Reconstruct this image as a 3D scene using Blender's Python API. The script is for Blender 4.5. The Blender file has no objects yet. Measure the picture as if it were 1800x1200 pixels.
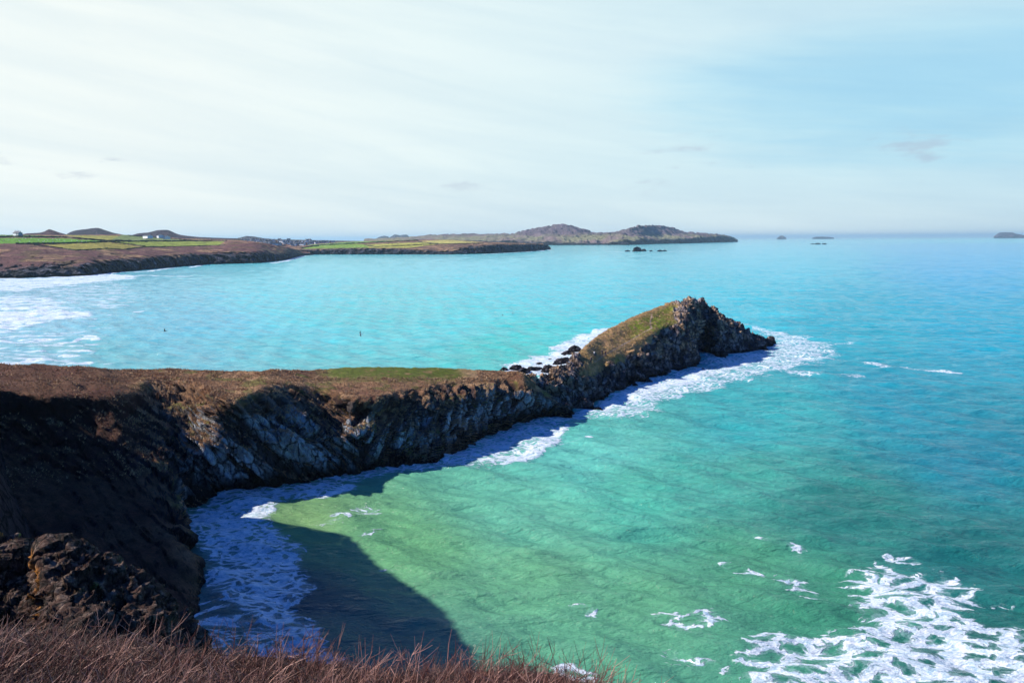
import bpy, math, random
import numpy as np
from mathutils import Matrix, Vector
from mathutils.bvhtree import BVHTree
random.seed(7); rng = np.random.default_rng(7)
SC = bpy.context.scene
COL = SC.collection
R = math.radians

# ------------------------------------------------------------------ camera
F = 1300.0                      # focal length in photo pixels (photo 1800x1200)
EYE = 45.0                      # metres above the sea
PITCH = math.atan(180.3 / F); ROLL = R(0.31)
cam_d = bpy.data.cameras.new('camera'); cam = bpy.data.objects.new('camera', cam_d); COL.objects.link(cam)
cam_d.sensor_width = 36.0; cam_d.lens = 36.0 * F / 1800.0
cam_d.clip_start = 0.05; cam_d.clip_end = 120000.0
M3 = Matrix.Rotation(math.pi / 2 - PITCH, 3, 'X') @ Matrix.Rotation(-ROLL, 3, 'Z')
cam.matrix_world = Matrix.Translation((0, 0, EYE)) @ M3.to_4x4()
SC.camera = cam
MN = np.array(M3)

# ------------------------------------------------------------------ light
SUN_DIR = Vector((-0.82, 0.06, 0.57)).normalized()      # towards the sun
SUN_EL = math.asin(SUN_DIR.z); SUN_AZ = math.atan2(SUN_DIR.x, SUN_DIR.y)
sun_d = bpy.data.lights.new('sun', 'SUN'); sun = bpy.data.objects.new('sun', sun_d); COL.objects.link(sun)
sun_d.energy = 5.0; sun_d.angle = R(0.5); sun_d.color = (1.0, 0.93, 0.82)
sun.rotation_euler = SUN_DIR.to_track_quat('Z', 'Y').to_euler()
SC.view_settings.view_transform = 'Standard'; SC.view_settings.look = 'None'
SC.view_settings.exposure = 0.55; SC.view_settings.gamma = 1.0
SC.view_settings.use_curve_mapping = False

def nd(nt, t, **kw):
    n = nt.nodes.new(t)
    for k, v in kw.items():
        if k.startswith('i_'): n.inputs[k[2:].replace('_', ' ')].default_value = v
        else: setattr(n, k, v)
    return n
def lk(nt, a, b): nt.links.new(a, b)
def math_n(nt, op, a, b=None, clamp=False):
    n = nt.nodes.new('ShaderNodeMath'); n.operation = op; n.use_clamp = clamp
    for i, v in enumerate((a, b)):
        if v is None: continue
        if isinstance(v, (int, float)): n.inputs[i].default_value = v
        else: nt.links.new(v, n.inputs[i])
    return n.outputs[0]
def maprange(nt, v, a, b, c=0.0, d=1.0, smooth=False):
    n = nt.nodes.new('ShaderNodeMapRange'); n.clamp = True
    if smooth: n.interpolation_type = 'SMOOTHSTEP'
    nt.links.new(v, n.inputs[0])
    for i, x in enumerate((a, b, c, d)): 
        if isinstance(x, (int, float)): n.inputs[i + 1].default_value = x
        else: nt.links.new(x, n.inputs[i + 1])
    return n.outputs[0]
def mixc(nt, f, a, b, mode='MIX'):
    n = nt.nodes.new('ShaderNodeMix'); n.data_type = 'RGBA'; n.blend_type = mode
    if isinstance(f, (int, float)): n.inputs[0].default_value = f
    else: nt.links.new(f, n.inputs[0])
    for s, v in ((6, a), (7, b)):
        if isinstance(v, (tuple, list)): n.inputs[s].default_value = (v[0], v[1], v[2], 1)
        else: nt.links.new(v, n.inputs[s])
    return n.outputs[2]
def noise_n(nt, vec, scale, detail=6, rough=0.55, dist=0.0, kind=None):
    n = nt.nodes.new('ShaderNodeTexNoise'); n.inputs['Scale'].default_value = scale
    n.inputs['Detail'].default_value = detail; n.inputs['Roughness'].default_value = rough
    n.inputs['Distortion'].default_value = dist
    if kind: n.noise_type = kind
    if vec is not None: nt.links.new(vec, n.inputs['Vector'])
    return n.outputs['Fac']
def mapping(nt, vec, scale=(1, 1, 1), rot=(0, 0, 0)):
    n = nt.nodes.new('ShaderNodeMapping'); n.inputs['Scale'].default_value = scale; n.inputs['Rotation'].default_value = rot
    nt.links.new(vec, n.inputs['Vector']); return n.outputs[0]

def build_world():
    w = bpy.data.worlds.new('World'); SC.world = w; w.use_nodes = True
    nt = w.node_tree; nt.nodes.clear()
    out = nd(nt, 'ShaderNodeOutputWorld'); bg = nd(nt, 'ShaderNodeBackground'); bg.inputs['Strength'].default_value = 0.1
    sky = nd(nt, 'ShaderNodeTexSky'); sky.sky_type = 'NISHITA'; sky.sun_disc = False
    sky.sun_elevation = SUN_EL; sky.sun_rotation = SUN_AZ; sky.air_density = 1.3; sky.dust_density = 0.3; sky.ozone_density = 3.0
    tc = nd(nt, 'ShaderNodeTexCoord'); sp = nd(nt, 'ShaderNodeSeparateXYZ'); lk(nt, tc.outputs['Generated'], sp.inputs[0])
    x, y, z = sp.outputs
    # a thin sheet of high cloud: denser low down and towards the sun side
    el = math_n(nt, 'MAXIMUM', z, 0.0)
    inv = math_n(nt, 'DIVIDE', 1.0, math_n(nt, 'ADD', el, 0.10))
    cx = math_n(nt, 'MULTIPLY', x, inv); cy = math_n(nt, 'MULTIPLY', y, inv)
    cb = nd(nt, 'ShaderNodeCombineXYZ'); lk(nt, cx, cb.inputs[0]); lk(nt, cy, cb.inputs[1])
    m1 = mapping(nt, cb.outputs[0], (0.30, 0.8, 1.0), (0, 0, R(-24)))
    n1 = noise_n(nt, m1, 0.8, 9, 0.6, 0.35)
    n2 = noise_n(nt, mapping(nt, cb.outputs[0], (0.5, 1.6, 1), (0, 0, R(-25))), 2.0, 8, 0.6, 0.5)
    streak = math_n(nt, 'ADD', math_n(nt, 'MULTIPLY', n1, 0.7), math_n(nt, 'MULTIPLY', n2, 0.3))
    low = maprange(nt, z, 0.50, 0.31, 0.0, 1.0, True)                 # fades away towards the zenith
    side = maprange(nt, y, 0.05, 0.6, 0.0, 1.0, True)               # and behind the viewer
    sunw = maprange(nt, x, 0.62, -0.45, 0.0, 1.0)
    cover = math_n(nt, 'ADD', math_n(nt, 'MULTIPLY', sunw, 0.34), math_n(nt, 'MULTIPLY', streak, 1.25))
    # an open blue gap to the right, 10 degrees up
    gx = math_n(nt, 'SUBTRACT', x, 0.44); gz = math_n(nt, 'SUBTRACT', z, 0.155)
    gg = math_n(nt, 'ADD', math_n(nt, 'MULTIPLY', math_n(nt, 'MULTIPLY', gx, gx), 18.0), math_n(nt, 'MULTIPLY', math_n(nt, 'MULTIPLY', gz, gz), 260.0))
    gg = math_n(nt, 'ADD', gg, math_n(nt, 'MULTIPLY', math_n(nt, 'SUBTRACT', streak, 0.46), 6.0))
    gap = maprange(nt, gg, 0.0, 1.5, 0.24, 0.0, True)
    cover = math_n(nt, 'SUBTRACT', cover, gap)
    cm = maprange(nt, cover, 0.18, 0.95, 0.88, 1.0, True)
    hz = maprange(nt, z, 0.14, 0.0, 0.0, 0.95, True)
    cm = math_n(nt, 'MAXIMUM', cm, hz)
    cm = math_n(nt, 'MULTIPLY', math_n(nt, 'MULTIPLY', cm, low), side)
    ccol = mixc(nt, sunw, (3.5, 5.3, 6.1), (5.8, 6.4, 6.4))
    ccol = mixc(nt, maprange(nt, gg, -0.3, 2.6, 0.7, 0.0, True), ccol, (2.5, 4.9, 6.1))
    ccol = mixc(nt, maprange(nt, z, 0.10, 0.0, 0.0, 0.55, True), ccol, (5.2, 5.9, 6.1))
    # a few small grey scraps of cumulus above the horizon
    n3 = noise_n(nt, mapping(nt, tc.outputs['Generated'], (7, 7, 26)), 1.0, 8, 0.62, 0.2)
    band = math_n(nt, 'MULTIPLY', maprange(nt, z, 0.045, 0.085, 0, 1, True), maprange(nt, z, 0.15, 0.10, 0, 1, True))
    scrap = math_n(nt, 'MULTIPLY', maprange(nt, n3, 0.58, 0.70, 0, 0.5, True), band)
    ccol2 = mixc(nt, scrap, ccol, (3.0, 3.5, 4.4))
    blue = mixc(nt, 1.0, sky.outputs[0], (0.14, 0.42, 1.0), 'MULTIPLY')
    fu = math_n(nt, 'ADD', math_n(nt, 'MULTIPLY', z, 15.0), math_n(nt, 'MULTIPLY', x, 2.4)); fx = math_n(nt, 'MULTIPLY', x, 1.6)
    fc = nd(nt, 'ShaderNodeCombineXYZ'); lk(nt, fx, fc.inputs[0]); lk(nt, fu, fc.inputs[1]); lk(nt, math_n(nt, 'MULTIPLY', y, 1.5), fc.inputs[2])
    fib = maprange(nt, noise_n(nt, fc.outputs[0], 1.0, 10, 0.62, 0.35), 0.32, 0.68, 0.96, 1.09)
    fcc = nd(nt, 'ShaderNodeCombineColor'); lk(nt, math_n(nt, 'MULTIPLY', fib, math_n(nt, 'SQRT', fib)), fcc.inputs[0]); lk(nt, fib, fcc.inputs[1]); lk(nt, math_n(nt, 'SQRT', fib), fcc.inputs[2])
    ccol2 = mixc(nt, 1.0, ccol2, fcc.outputs[0], 'MULTIPLY')
    c = mixc(nt, cm, blue, ccol2)
    lk(nt, c, bg.inputs['Color']); lk(nt, bg.outputs[0], out.inputs['Surface'])
build_world()

# ------------------------------------------------------------------ numpy helpers
def hash3(ix, iy, iz, s=0):
    h = (ix.astype(np.int64) * 73856093) ^ (iy.astype(np.int64) * 19349663) ^ (iz.astype(np.int64) * 83492791) ^ (s * 2654435761)
    h &= 0xffffffff
    h = ((h ^ (h >> 15)) * 0x2c1b3c6d) & 0xffffffff
    h = ((h ^ (h >> 12)) * 0x297a2d39) & 0xffffffff
    h ^= h >> 15
    return h.astype(np.float64) / 4294967296.0
def vnoise(p, s=0):
    i = np.floor(p).astype(np.int64); f = p - i; u = f * f * f * (f * (f * 6 - 15) + 10)
    r = 0.0
    for dx in (0, 1):
        wx = u[:, 0] if dx else 1 - u[:, 0]
        for dy in (0, 1):
            wy = u[:, 1] if dy else 1 - u[:, 1]
            for dz in (0, 1):
                wz = u[:, 2] if dz else 1 - u[:, 2]
                r = r + wx * wy * wz * hash3(i[:, 0] + dx, i[:, 1] + dy, i[:, 2] + dz, s)
    return r * 2 - 1
def fbm(p, oct=4, s=0, gain=0.5):
    a = 1.0; r = 0.0; t = 0.0
    for k in range(oct):
        r = r + a * vnoise(p * (2.03 ** k) + 17.3 * k, s + k); t += a; a *= gain
    return r / t
def ridged(p, oct=4, s=0, gain=0.55):
    a = 1.0; r = 0.0; t = 0.0
    for k in range(oct):
        r = r + a * (1 - 2 * np.abs(vnoise(p * (2.1 ** k) + 9.1 * k, s + k))); t += a; a *= gain
    return r / t
def blocky(p, s=0, tilt=0.9):
    """cellular facets: every cell is a tilted plane, as in jointed rock"""
    i = np.floor(p).astype(np.int64)
    best = np.full(len(p), 1e9); val = np.zeros(len(p))
    for dx in (-1, 0, 1):
        for dy in (-1, 0, 1):
            for dz in (-1, 0, 1):
                c = [i[:, 0] + dx, i[:, 1] + dy, i[:, 2] + dz]
                q = [c[k] + hash3(*c, s + 11 + k) for k in range(3)]
                d = [p[:, k] - q[k] for k in range(3)]
                d2 = d[0] ** 2 + d[1] ** 2 + d[2] ** 2
                m = d2 < best
                v = hash3(*c, s + 21) * 2 - 1
                for k in range(3): v = v + d[k] * (hash3(*c, s + 31 + k) * 2 - 1) * tilt
                best = np.where(m, d2, best); val = np.where(m, v, val)
    return val
def rotz(p, a):
    c, s = math.cos(a), math.sin(a); q = p.copy()
    q[:, 0] = c * p[:, 0] - s * p[:, 1]; q[:, 1] = s * p[:, 0] + c * p[:, 1]; return q
def sstep(a, b, x):
    t = np.clip((x - a) / (b - a), 0, 1); return t * t * (3 - 2 * t)

def ray(px, py):
    v = MN @ np.array([(px - 900) / F, -(py - 600) / F, -1.0]); return v
def at_z(px, py, z=0.0):
    v = ray(px, py); t = (z - EYE) / v[2]; return np.array([v[0] * t, v[1] * t, z])
def at_d(px, py, d):
    """point on a line of sight at horizontal distance d"""
    v = ray(px, py); t = d / math.hypot(v[0], v[1]); return np.array([v[0] * t, v[1] * t, EYE + v[2] * t])
def project(P):
    q = (P - np.array([0, 0, EYE])) @ MN
    w = np.maximum(-q[:, 2], 1e-6)
    return 900 + F * q[:, 0] / w, 600 - F * q[:, 1] / w

def interp(pts, x):
    xs = [p[0] for p in pts]; return np.interp(x, xs, [p[1] for p in pts])
def smooth_resample(A, n_new):
    """A: (k, m, 3) -> Catmull-Rom along axis 0 with given number per span"""
    k = A.shape[0]; out = []
    for i in range(k - 1):
        p0 = A[max(i - 1, 0)]; p1 = A[i]; p2 = A[i + 1]; p3 = A[min(i + 2, k - 1)]
        n = n_new[i]
        for t in np.arange(n) / n:
            m1 = (p2 - p0) * 0.35; m2 = (p3 - p1) * 0.35
            out.append((2 * t**3 - 3 * t**2 + 1) * p1 + (t**3 - 2 * t**2 + t) * m1 + (-2 * t**3 + 3 * t**2) * p2 + (t**3 - t**2) * m2)
    out.append(A[-1]); return np.array(out)

def mesh_obj(name, V, Fc, mat=None, parent=None, smooth=True, link=True):
    me = bpy.data.meshes.new(name)
    V = np.asarray(V, dtype=np.float32); Fc = np.asarray(Fc, dtype=np.int32)
    k = Fc.shape[1]
    me.vertices.add(len(V)); me.vertices.foreach_set('co', V.ravel())
    me.loops.add(Fc.size); me.loops.foreach_set('vertex_index', Fc.ravel())
    me.polygons.add(len(Fc)); me.polygons.foreach_set('loop_start', np.arange(0, Fc.size, k, dtype=np.int32))
    me.update(calc_edges=True)
    me.polygons.foreach_set('use_smooth', np.full(len(Fc), smooth))
    if mat: me.materials.append(mat)
    o = bpy.data.objects.new(name, me)
    if link: COL.objects.link(o)
    if parent: o.parent = parent
    return o
def add_attr(o, name, arr, kind='FLOAT'):
    a = o.data.attributes.new(name, kind, 'POINT')
    if kind == 'FLOAT': a.data.foreach_set('value', np.asarray(arr, np.float32))
    else:
        c = np.ones((len(arr), 4), np.float32); c[:, :3] = arr; a.data.foreach_set('color', c.ravel())
def tag(o, label=None, cat=None, group=None, kind=None):
    if label: o['label'] = label
    if cat: o['category'] = cat
    if group: o['group'] = group
    if kind: o['kind'] = kind
    return o
def grid_faces(nr, nc):
    i = np.arange(nr - 1)[:, None] * nc + np.arange(nc - 1)[None, :]
    return np.stack([i, i + 1, i + nc + 1, i + nc], -1).reshape(-1, 4)
def grid_normals(G):
    du = np.gradient(G, axis=1); dv = np.gradient(G, axis=0)
    n = np.cross(du, dv); l = np.linalg.norm(n, axis=2, keepdims=True); return n / np.maximum(l, 1e-9)

# ------------------------------------------------------------------ materials
def new_mat(name):
    m = bpy.data.materials.new(name); m.use_nodes = True; nt = m.node_tree; nt.nodes.clear()
    out = nd(nt, 'ShaderNodeOutputMaterial'); b = nd(nt, 'ShaderNodeBsdfPrincipled'); lk(nt, b.outputs[0], out.inputs['Surface'])
    return m, nt, b
def land_mat(name, near=1.0, bump=1.0, var=0.5, spec=0.2):
    """colour comes from the mesh (turf, field, rock), broken up by noise in metres"""
    m, nt, b = new_mat(name)
    tc = nd(nt, 'ShaderNodeTexCoord'); v = tc.outputs['Object']
    at = nd(nt, 'ShaderNodeAttribute', attribute_name='col'); rk = nd(nt, 'ShaderNodeAttribute', attribute_name='rock')
    n1 = noise_n(nt, v, 0.9 * near, 8, 0.62, 0.2); n2 = noise_n(nt, v, 5.0 * near, 6, 0.65)
    a = maprange(nt, n1, 0.3, 0.7, 1 - var, 1 + var); c = maprange(nt, n2, 0.3, 0.7, 1 - var, 1 + var)
    mul = math_n(nt, 'MULTIPLY', a, c)
    cc = nd(nt, 'ShaderNodeCombineColor'); [lk(nt, mul, cc.inputs[i]) for i in range(3)]
    col = mixc(nt, 1.0, at.outputs['Color'], cc.outputs[0], 'MULTIPLY')
    vc = nd(nt, 'ShaderNodeTexVoronoi'); vc.feature = 'DISTANCE_TO_EDGE'; vc.inputs['Scale'].default_value = 0.55 * near
    wp = nd(nt, 'ShaderNodeTexNoise'); wp.inputs['Scale'].default_value = 0.8 * near; wp.inputs['Detail'].default_value = 4; lk(nt, v, wp.inputs['Vector'])
    wo = nd(nt, 'ShaderNodeVectorMath', operation='MULTIPLY_ADD'); lk(nt, wp.outputs['Color'], wo.inputs[0]); wo.inputs[1].default_value = (1.2 / near,) * 3; lk(nt, v, wo.inputs[2])
    lk(nt, mapping(nt, wo.outputs[0], (0.8, 0.8, 0.45), (R(20), R(40), 0)), vc.inputs['Vector'])
    ck = maprange(nt, vc.outputs['Distance'], 0.015, 0.09, 0.12, 1.0)
    ckm = nd(nt, 'ShaderNodeMix'); ckm.data_type = 'FLOAT'; lk(nt, rk.outputs['Fac'], ckm.inputs[0]); ckm.inputs[2].default_value = 1.0; lk(nt, ck, ckm.inputs[3])
    c2 = nd(nt, 'ShaderNodeCombineColor'); [lk(nt, ckm.outputs[0], c2.inputs[i]) for i in range(3)]
    col = mixc(nt, 1.0, col, c2.outputs[0], 'MULTIPLY')
    lk(nt, col, b.inputs['Base Color']); b.inputs['Roughness'].default_value = 0.85
    b.inputs['Specular IOR Level'].default_value = spec
    sl = noise_n(nt, mapping(nt, v, (1.0, 1.0, 0.35), (R(25), R(35), 0)), 1.6 * near, 10, 0.72, 0.4)
    vo = nd(nt, 'ShaderNodeTexVoronoi'); vo.feature = 'DISTANCE_TO_EDGE'; vo.inputs['Scale'].default_value = 0.8 * near
    lk(nt, mapping(nt, v, (1.0, 1.0, 0.4), (R(30), R(35), 0)), vo.inputs['Vector'])
    crack = maprange(nt, vo.outputs['Distance'], 0.0, 0.10, 0.0, 0.35)
    hr = math_n(nt, 'ADD', sl, crack)
    hg = noise_n(nt, v, 6.0 * near, 6, 0.75)
    h = nd(nt, 'ShaderNodeMix'); h.data_type = 'FLOAT'; lk(nt, rk.outputs['Fac'], h.inputs[0]); lk(nt, hg, h.inputs[2]); lk(nt, hr, h.inputs[3])
    bp = nd(nt, 'ShaderNodeBump'); bp.inputs['Strength'].default_value = 1.0; bp.inputs['Distance'].default_value = 0.9 * bump / near
    lk(nt, h.outputs[0], bp.inputs['Height']); lk(nt, bp.outputs[0], b.inputs['Normal'])
    return m
def plain_mat(name, col, rough=0.7, var=0.15, scale=6.0, spec=0.3):
    m, nt, b = new_mat(name); tc = nd(nt, 'ShaderNodeTexCoord')
    n = noise_n(nt, tc.outputs['Object'], scale, 5, 0.6)
    lo = tuple(c * (1 - var) for c in col); hi = tuple(min(1, c * (1 + var)) for c in col)
    lk(nt, mixc(nt, maprange(nt, n, 0.3, 0.7), lo, hi), b.inputs['Base Color'])
    b.inputs['Roughness'].default_value = rough; b.inputs['Specular IOR Level'].default_value = spec
    return m

TURF = np.array([0.37, 0.20, 0.105]); STRAW = np.array([0.55, 0.34, 0.18]); GREEN = np.array([0.135, 0.17, 0.022])
HEATH = np.array([0.115, 0.042, 0.028]); ROCK = np.array([0.060, 0.052, 0.066]); SLAB = np.array([0.40, 0.43, 0.47]); WET = np.array([0.012, 0.009, 0.010])
def lerp(a, b, t): return a + (b - a) * t[:, None] if getattr(t, 'ndim', 0) else a + (b - a) * t

# ------------------------------------------------------------------ patch builder
def patch(name, ctrl, nu, nv, disp, color, mat, rowamp=None, closed_label=None):
    """ctrl rows x cols x 3 control points; smooth surface + noise displacement along the normal"""
    A = np.array(ctrl, float)
    A = smooth_resample(A, nv)                                   # rows
    A = smooth_resample(A.transpose(1, 0, 2), nu).transpose(1, 0, 2)
    nr, nc = A.shape[:2]
    N = grid_normals(A)
    if N[..., 2].mean() < 0: N = -N
    rp = np.concatenate([np.arange(n) / n + i for i, n in enumerate(nv)] + [[len(nv)]])
    cp = np.concatenate([np.arange(n) / n + i for i, n in enumerate(nu)] + [[len(nu)]])
    RP = np.repeat(rp[:, None], nc, 1).ravel(); CP = np.repeat(cp[None], nr, 0).ravel()
    P = A.reshape(-1, 3); Nf = N.reshape(-1, 3)
    P2 = disp(P, Nf, RP, CP)
    N2 = grid_normals(P2.reshape(nr, nc, 3)).reshape(-1, 3)
    if N2[:, 2].mean() < 0: N2 = -N2
    o = mesh_obj(name, P2, grid_faces(nr, nc), mat)
    col, rock = color(P2, N2, RP, CP)
    add_attr(o, 'col', col, 'FLOAT_COLOR'); add_attr(o, 'rock', rock)
    return o, P2

MAT_NEAR = land_mat('near_land', 1.0, 1.0, 0.42)
MAT_FAR = land_mat('far_land', 0.10, 1.1, 0.45)
MAT_ISLE = land_mat('island_land', 0.03, 1.0, 0.3)

# ------------------------------------------------------------------ the peninsula with the cove wall
# columns run from off-frame left to the rock neck; each row gives (photo x, photo y, height)
def strata_coords(P, t):
    """t 0: beds dip down to the right, t 1: beds rise to the right"""
    h = rotz(P, R(-43))
    th = R(-52) * (1 - t) + R(44) * t
    w = fbm(P / 7.0, 3, 77) * 0.9
    a = h[:, 0] * np.cos(th) + P[:, 2] * np.sin(th); bb = -h[:, 0] * np.sin(th) + P[:, 2] * np.cos(th) + w
    return a, h[:, 1], bb
def rock_disp(P, t):
    a, y, bb = strata_coords(P, t)
    st = np.stack([a / 7.0, y / 5.0, bb / 1.9], 1); st2 = np.stack([a / 3.0, y / 3.0, bb / 0.75], 1)
    saw = (bb / 2.6 + 0.35 * fbm(np.stack([a / 6, y / 6, bb / 6], 1), 2, 78)); saw = 1 - 2 * (saw - np.floor(saw))
    return 0.8 * blocky(st, 1, 0.7) + 0.45 * blocky(st2, 5, 0.7) + 0.45 * saw + 0.3 * ridged(P / 3.0, 3, 9)

def build_peninsula():
    C = []   # every column: list of rows back-waterline, back, skyline, plateau, edge, upper cliff, mid, low, waterline, under water
    def col(sk, ed, up, mid, low, base, wid=10.0):
        s = at_z(*sk); e = at_z(*ed)
        dirv = s - e; dirv[2] = 0; dirv /= np.linalg.norm(dirv)
        # the far side falls away behind the skyline
        bk = s + dirv * wid * 0.5; bk[2] = s[2] - 3.5
        bk2 = s + dirv * (wid + 9); bk2[2] = -3
        pl = s * 0.5 + e * 0.5; pl[2] = (s[2] + e[2]) / 2
        b = at_z(*base); u = b.copy(); u[2] = -4; u += (b - e) / np.linalg.norm((b - e)[:2]) * 2.0 * np.array([1, 1, 0]); u[2] = -4
        C.append([bk2, bk, s, pl, e, at_z(*up), at_z(*mid), at_z(*low), b, u])
    col((-700, 640, 20), (-700, 700, 20), (-650, 760, 17), (-600, 850, 12), (-550, 1000, 6), (-500, 1300, 0), 30)
    col((-250, 643, 20.5), (-230, 695, 20.5), (-200, 760, 15), (-150, 860, 9), (-100, 1000, 3), (0, 1270, 0), 30)
    col((-60, 644, 20.5), (-40, 690, 20.3), (-30, 740, 16.2), (0, 830, 9.8), (60, 960, 4.5), (180, 1200, 0), 24)
    col((60, 643, 20.6), (90, 692, 20), (100, 740, 15.8), (120, 830, 8.8), (190, 950, 4), (285, 1150, 0), 16)
    col((170, 648, 20.0), (195, 695, 19), (205, 750, 14.6), (225, 840, 8.2), (275, 950, 3.6), (330, 1090, 0), 10)
    col((215, 651, 19.0), (234, 690, 18.2), (242, 745, 14), (262, 830, 8.2), (310, 940, 3.6), (354, 1040, 0), 9)
    col((250, 651, 18.6), (262, 672, 18.0), (275, 735, 14), (292, 815, 8.8), (322, 905, 4), (346, 985, 0), 8)
    col((300, 650, 18.2), (302, 668, 17.8), (308, 725, 14), (312, 790, 9), (318, 855, 4.5), (322, 908, 0), 8)
    col((345, 652, 18.0), (345, 675, 17.8), (347, 725, 14), (350, 790, 9), (350, 840, 4), (352, 888, 0), 8)
    col((375, 653, 18), (372, 690, 17.6), (378, 735, 13.8), (384, 790, 9), (390, 835, 4), (396, 869, 0), 8)
    col((420, 653, 17.8), (413, 706, 16.6), (425, 735, 13.5), (436, 785, 8.8), (446, 830, 4), (455, 862, 0), 8)
    col((480, 652, 17.5), (470, 680, 17.2), (482, 720, 13.5), (496, 775, 8.8), (510, 820, 3.8), (520, 852, 0), 8)
    col((560, 651, 15.30), (560, 681, 14.94), (568, 720, 11.62), (580, 765, 7.91), (590, 808, 3.6), (600, 838, 0), 8)
    col((610, 646, 15.12), (632, 703, 13.9), (640, 728, 10.8), (648, 768, 7.25), (656, 802, 3.4), (664, 829, 0), 8)
    col((680, 646, 14.58), (690, 690, 13.32), (700, 715, 10.79), (706, 750, 7.25), (712, 788, 3.2), (718, 822, 0), 7)
    col((760, 647, 13.50), (762, 678, 12.42), (768, 705, 10.23), (774, 742, 6.32), (780, 775, 3), (784, 802, 0), 7)
    col((830, 650, 12.42), (832, 672, 11.34), (836, 698, 9.30), (842, 728, 5.58), (848, 752, 2.6), (852, 770, 0), 6)
    col((885, 653, 11.34), (888, 668, 10.44), (892, 690, 8.56), (898, 715, 5.21), (904, 736, 2.2), (910, 749, 0), 5)
    col((918, 657, 11.6), (922, 674, 10.2), (926, 692, 8), (930, 712, 5), (936, 728, 2.0), (942, 739, 0), 4)
    col((940, 676, 8.0), (946, 690, 7), (952, 700, 5.5), (960, 714, 3.4), (966, 725, 1.5), (972, 733, 0), 3)
    col((975, 700, 4.0), (980, 708, 3.6), (986, 714, 2.6), (992, 720, 1.6), (998, 727, 0.6), (1003, 731, 0), 3)
    A = np.array(C).transpose(1, 0, 2)
    def disp(P, N, RP, CP):
        cliff = sstep(3.75, 4.6, RP) * (1 - 0.6 * sstep(8.0, 8.5, RP))
        rocky = cliff * 1.0 + 0.45 * (1 - sstep(0.5, 1.8, RP))
        left = 1 - sstep(4.0, 6.5, CP)
        tt = (CP > 12.6).astype(float)
        d = rock_disp(P, tt) * (0.95 - 0.45 * left)
        soft = fbm(P / 6.0, 4, 3) * 0.9 + fbm(P / 1.2, 3, 8) * 0.28
        low = fbm(P * np.array([1 / 14, 1 / 14, 1 / 25]), 3, 40) * 1.6
        turf = fbm(P / 2.5, 3, 60) * 0.22 + np.abs(fbm(P / 0.7, 2, 61)) * 0.25 + left * fbm(P / 3.5, 3, 66) * 0.8
        Q = P + N * (rocky * (d * (1 - 0.3 * left) + low * cliff + soft * (0.4 + 0.6 * left)))[:, None]
        Q[:, 2] += (1 - np.clip(rocky, 0, 1)) * turf
        return Q
    def color(P, N, RP, CP):
        nz = N[:, 2]
        left = 1 - sstep(3.8, 6.2, CP)
        n = fbm(P / 5.0, 4, 70); n2 = fbm(P / 1.3, 3, 71)
        turf = lerp(lerp(np.tile(TURF, (len(P), 1)), STRAW, sstep(-.1, .5, n)), HEATH * 1.3, sstep(0.1, 0.5, -n) * 0.7)
        px, py = project(P)
        g = sstep(500, 620, px + 60 * n) * (1 - sstep(790, 870, px + 50 * n)) * (1 - sstep(660, 676, py + 14 * n2))
        g = np.maximum(g, 0.7 * sstep(0.15, 0.4, fbm(P / 3.0, 3, 72)) * (1 - left))
        turf = lerp(turf, GREEN, g * sstep(-0.5, 0.1, n2 + 0.25))
        turf = lerp(turf, HEATH * 0.95, left * 0.85)  # left end darkened so the turf colour carries its dim light
        rock = sstep(3.95, 4.5, RP + 0.45 * n2 + 0.25 * n) * sstep(0.86, 0.62, nz)
        rock = np.maximum(rock, sstep(1.6, 0.8, RP))
        upper = (1 - sstep(4.6, 5.7, RP + 0.7 * n)) * sstep(3.9, 4.2, RP)      # heath and turf hanging over the edge
        a = rotz(P, R(-43)); st = a[:, 0] * 0.62 + a[:, 2] * 0.78; 
        slabn = fbm(np.stack([a[:, 0] * 0.62 / 1.2 - a[:, 2] * 0.5, a[:, 1] / 4, st / 5], 1), 4, 80)
        patchn = fbm(P / 9.0, 3, 90)
        sa, sy, sb = strata_coords(P, (CP > 12.6).astype(float))
        ab = np.stack([sa / 7.0, sy / 5.0, sb / 1.9], 1); ab2 = np.stack([sa / 3.0, sy / 3.0, sb / 0.75], 1)
        sl = sstep(-0.1, 0.35, 0.55 * blocky(ab, 1, 0.2) + 0.40 * blocky(ab2, 5, 0.2) + 0.15 * slabn + 0.5 * patchn) * sstep(5.3, 8.0, CP) * (1 - left)
        r = lerp(np.tile(ROCK * 0.75, (len(P), 1)), SLAB, sl * 0.9)
        r = lerp(r, HEATH * 0.45, upper * 0.75); r = lerp(r, HEATH * np.array([0.75, .5, .4]), left * (0.55 + 0.6 * n).clip(0, 1))
        r = lerp(r, WET, 1 - sstep(1.5, 5.0, P[:, 2] + 2.0 * n))
        c = lerp(turf, r, rock)
        return c, np.clip(rock * (1 - upper * 0.7), 0, 1)
    nu = [24, 24, 24, 26, 20, 22, 26, 24, 22, 26, 30, 32, 30, 30, 30, 30, 26, 20, 18, 16]
    nv = [10, 12, 26, 26, 22, 26, 26, 22, 6]
    o, P = patch('peninsula', A, nu, nv, disp, color, MAT_NEAR)
    tag(o, 'long low peninsula with brown turf top and dark slate cliffs dropping to the cove', 'headland', kind='structure')
    return o
pen = build_peninsula()

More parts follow.
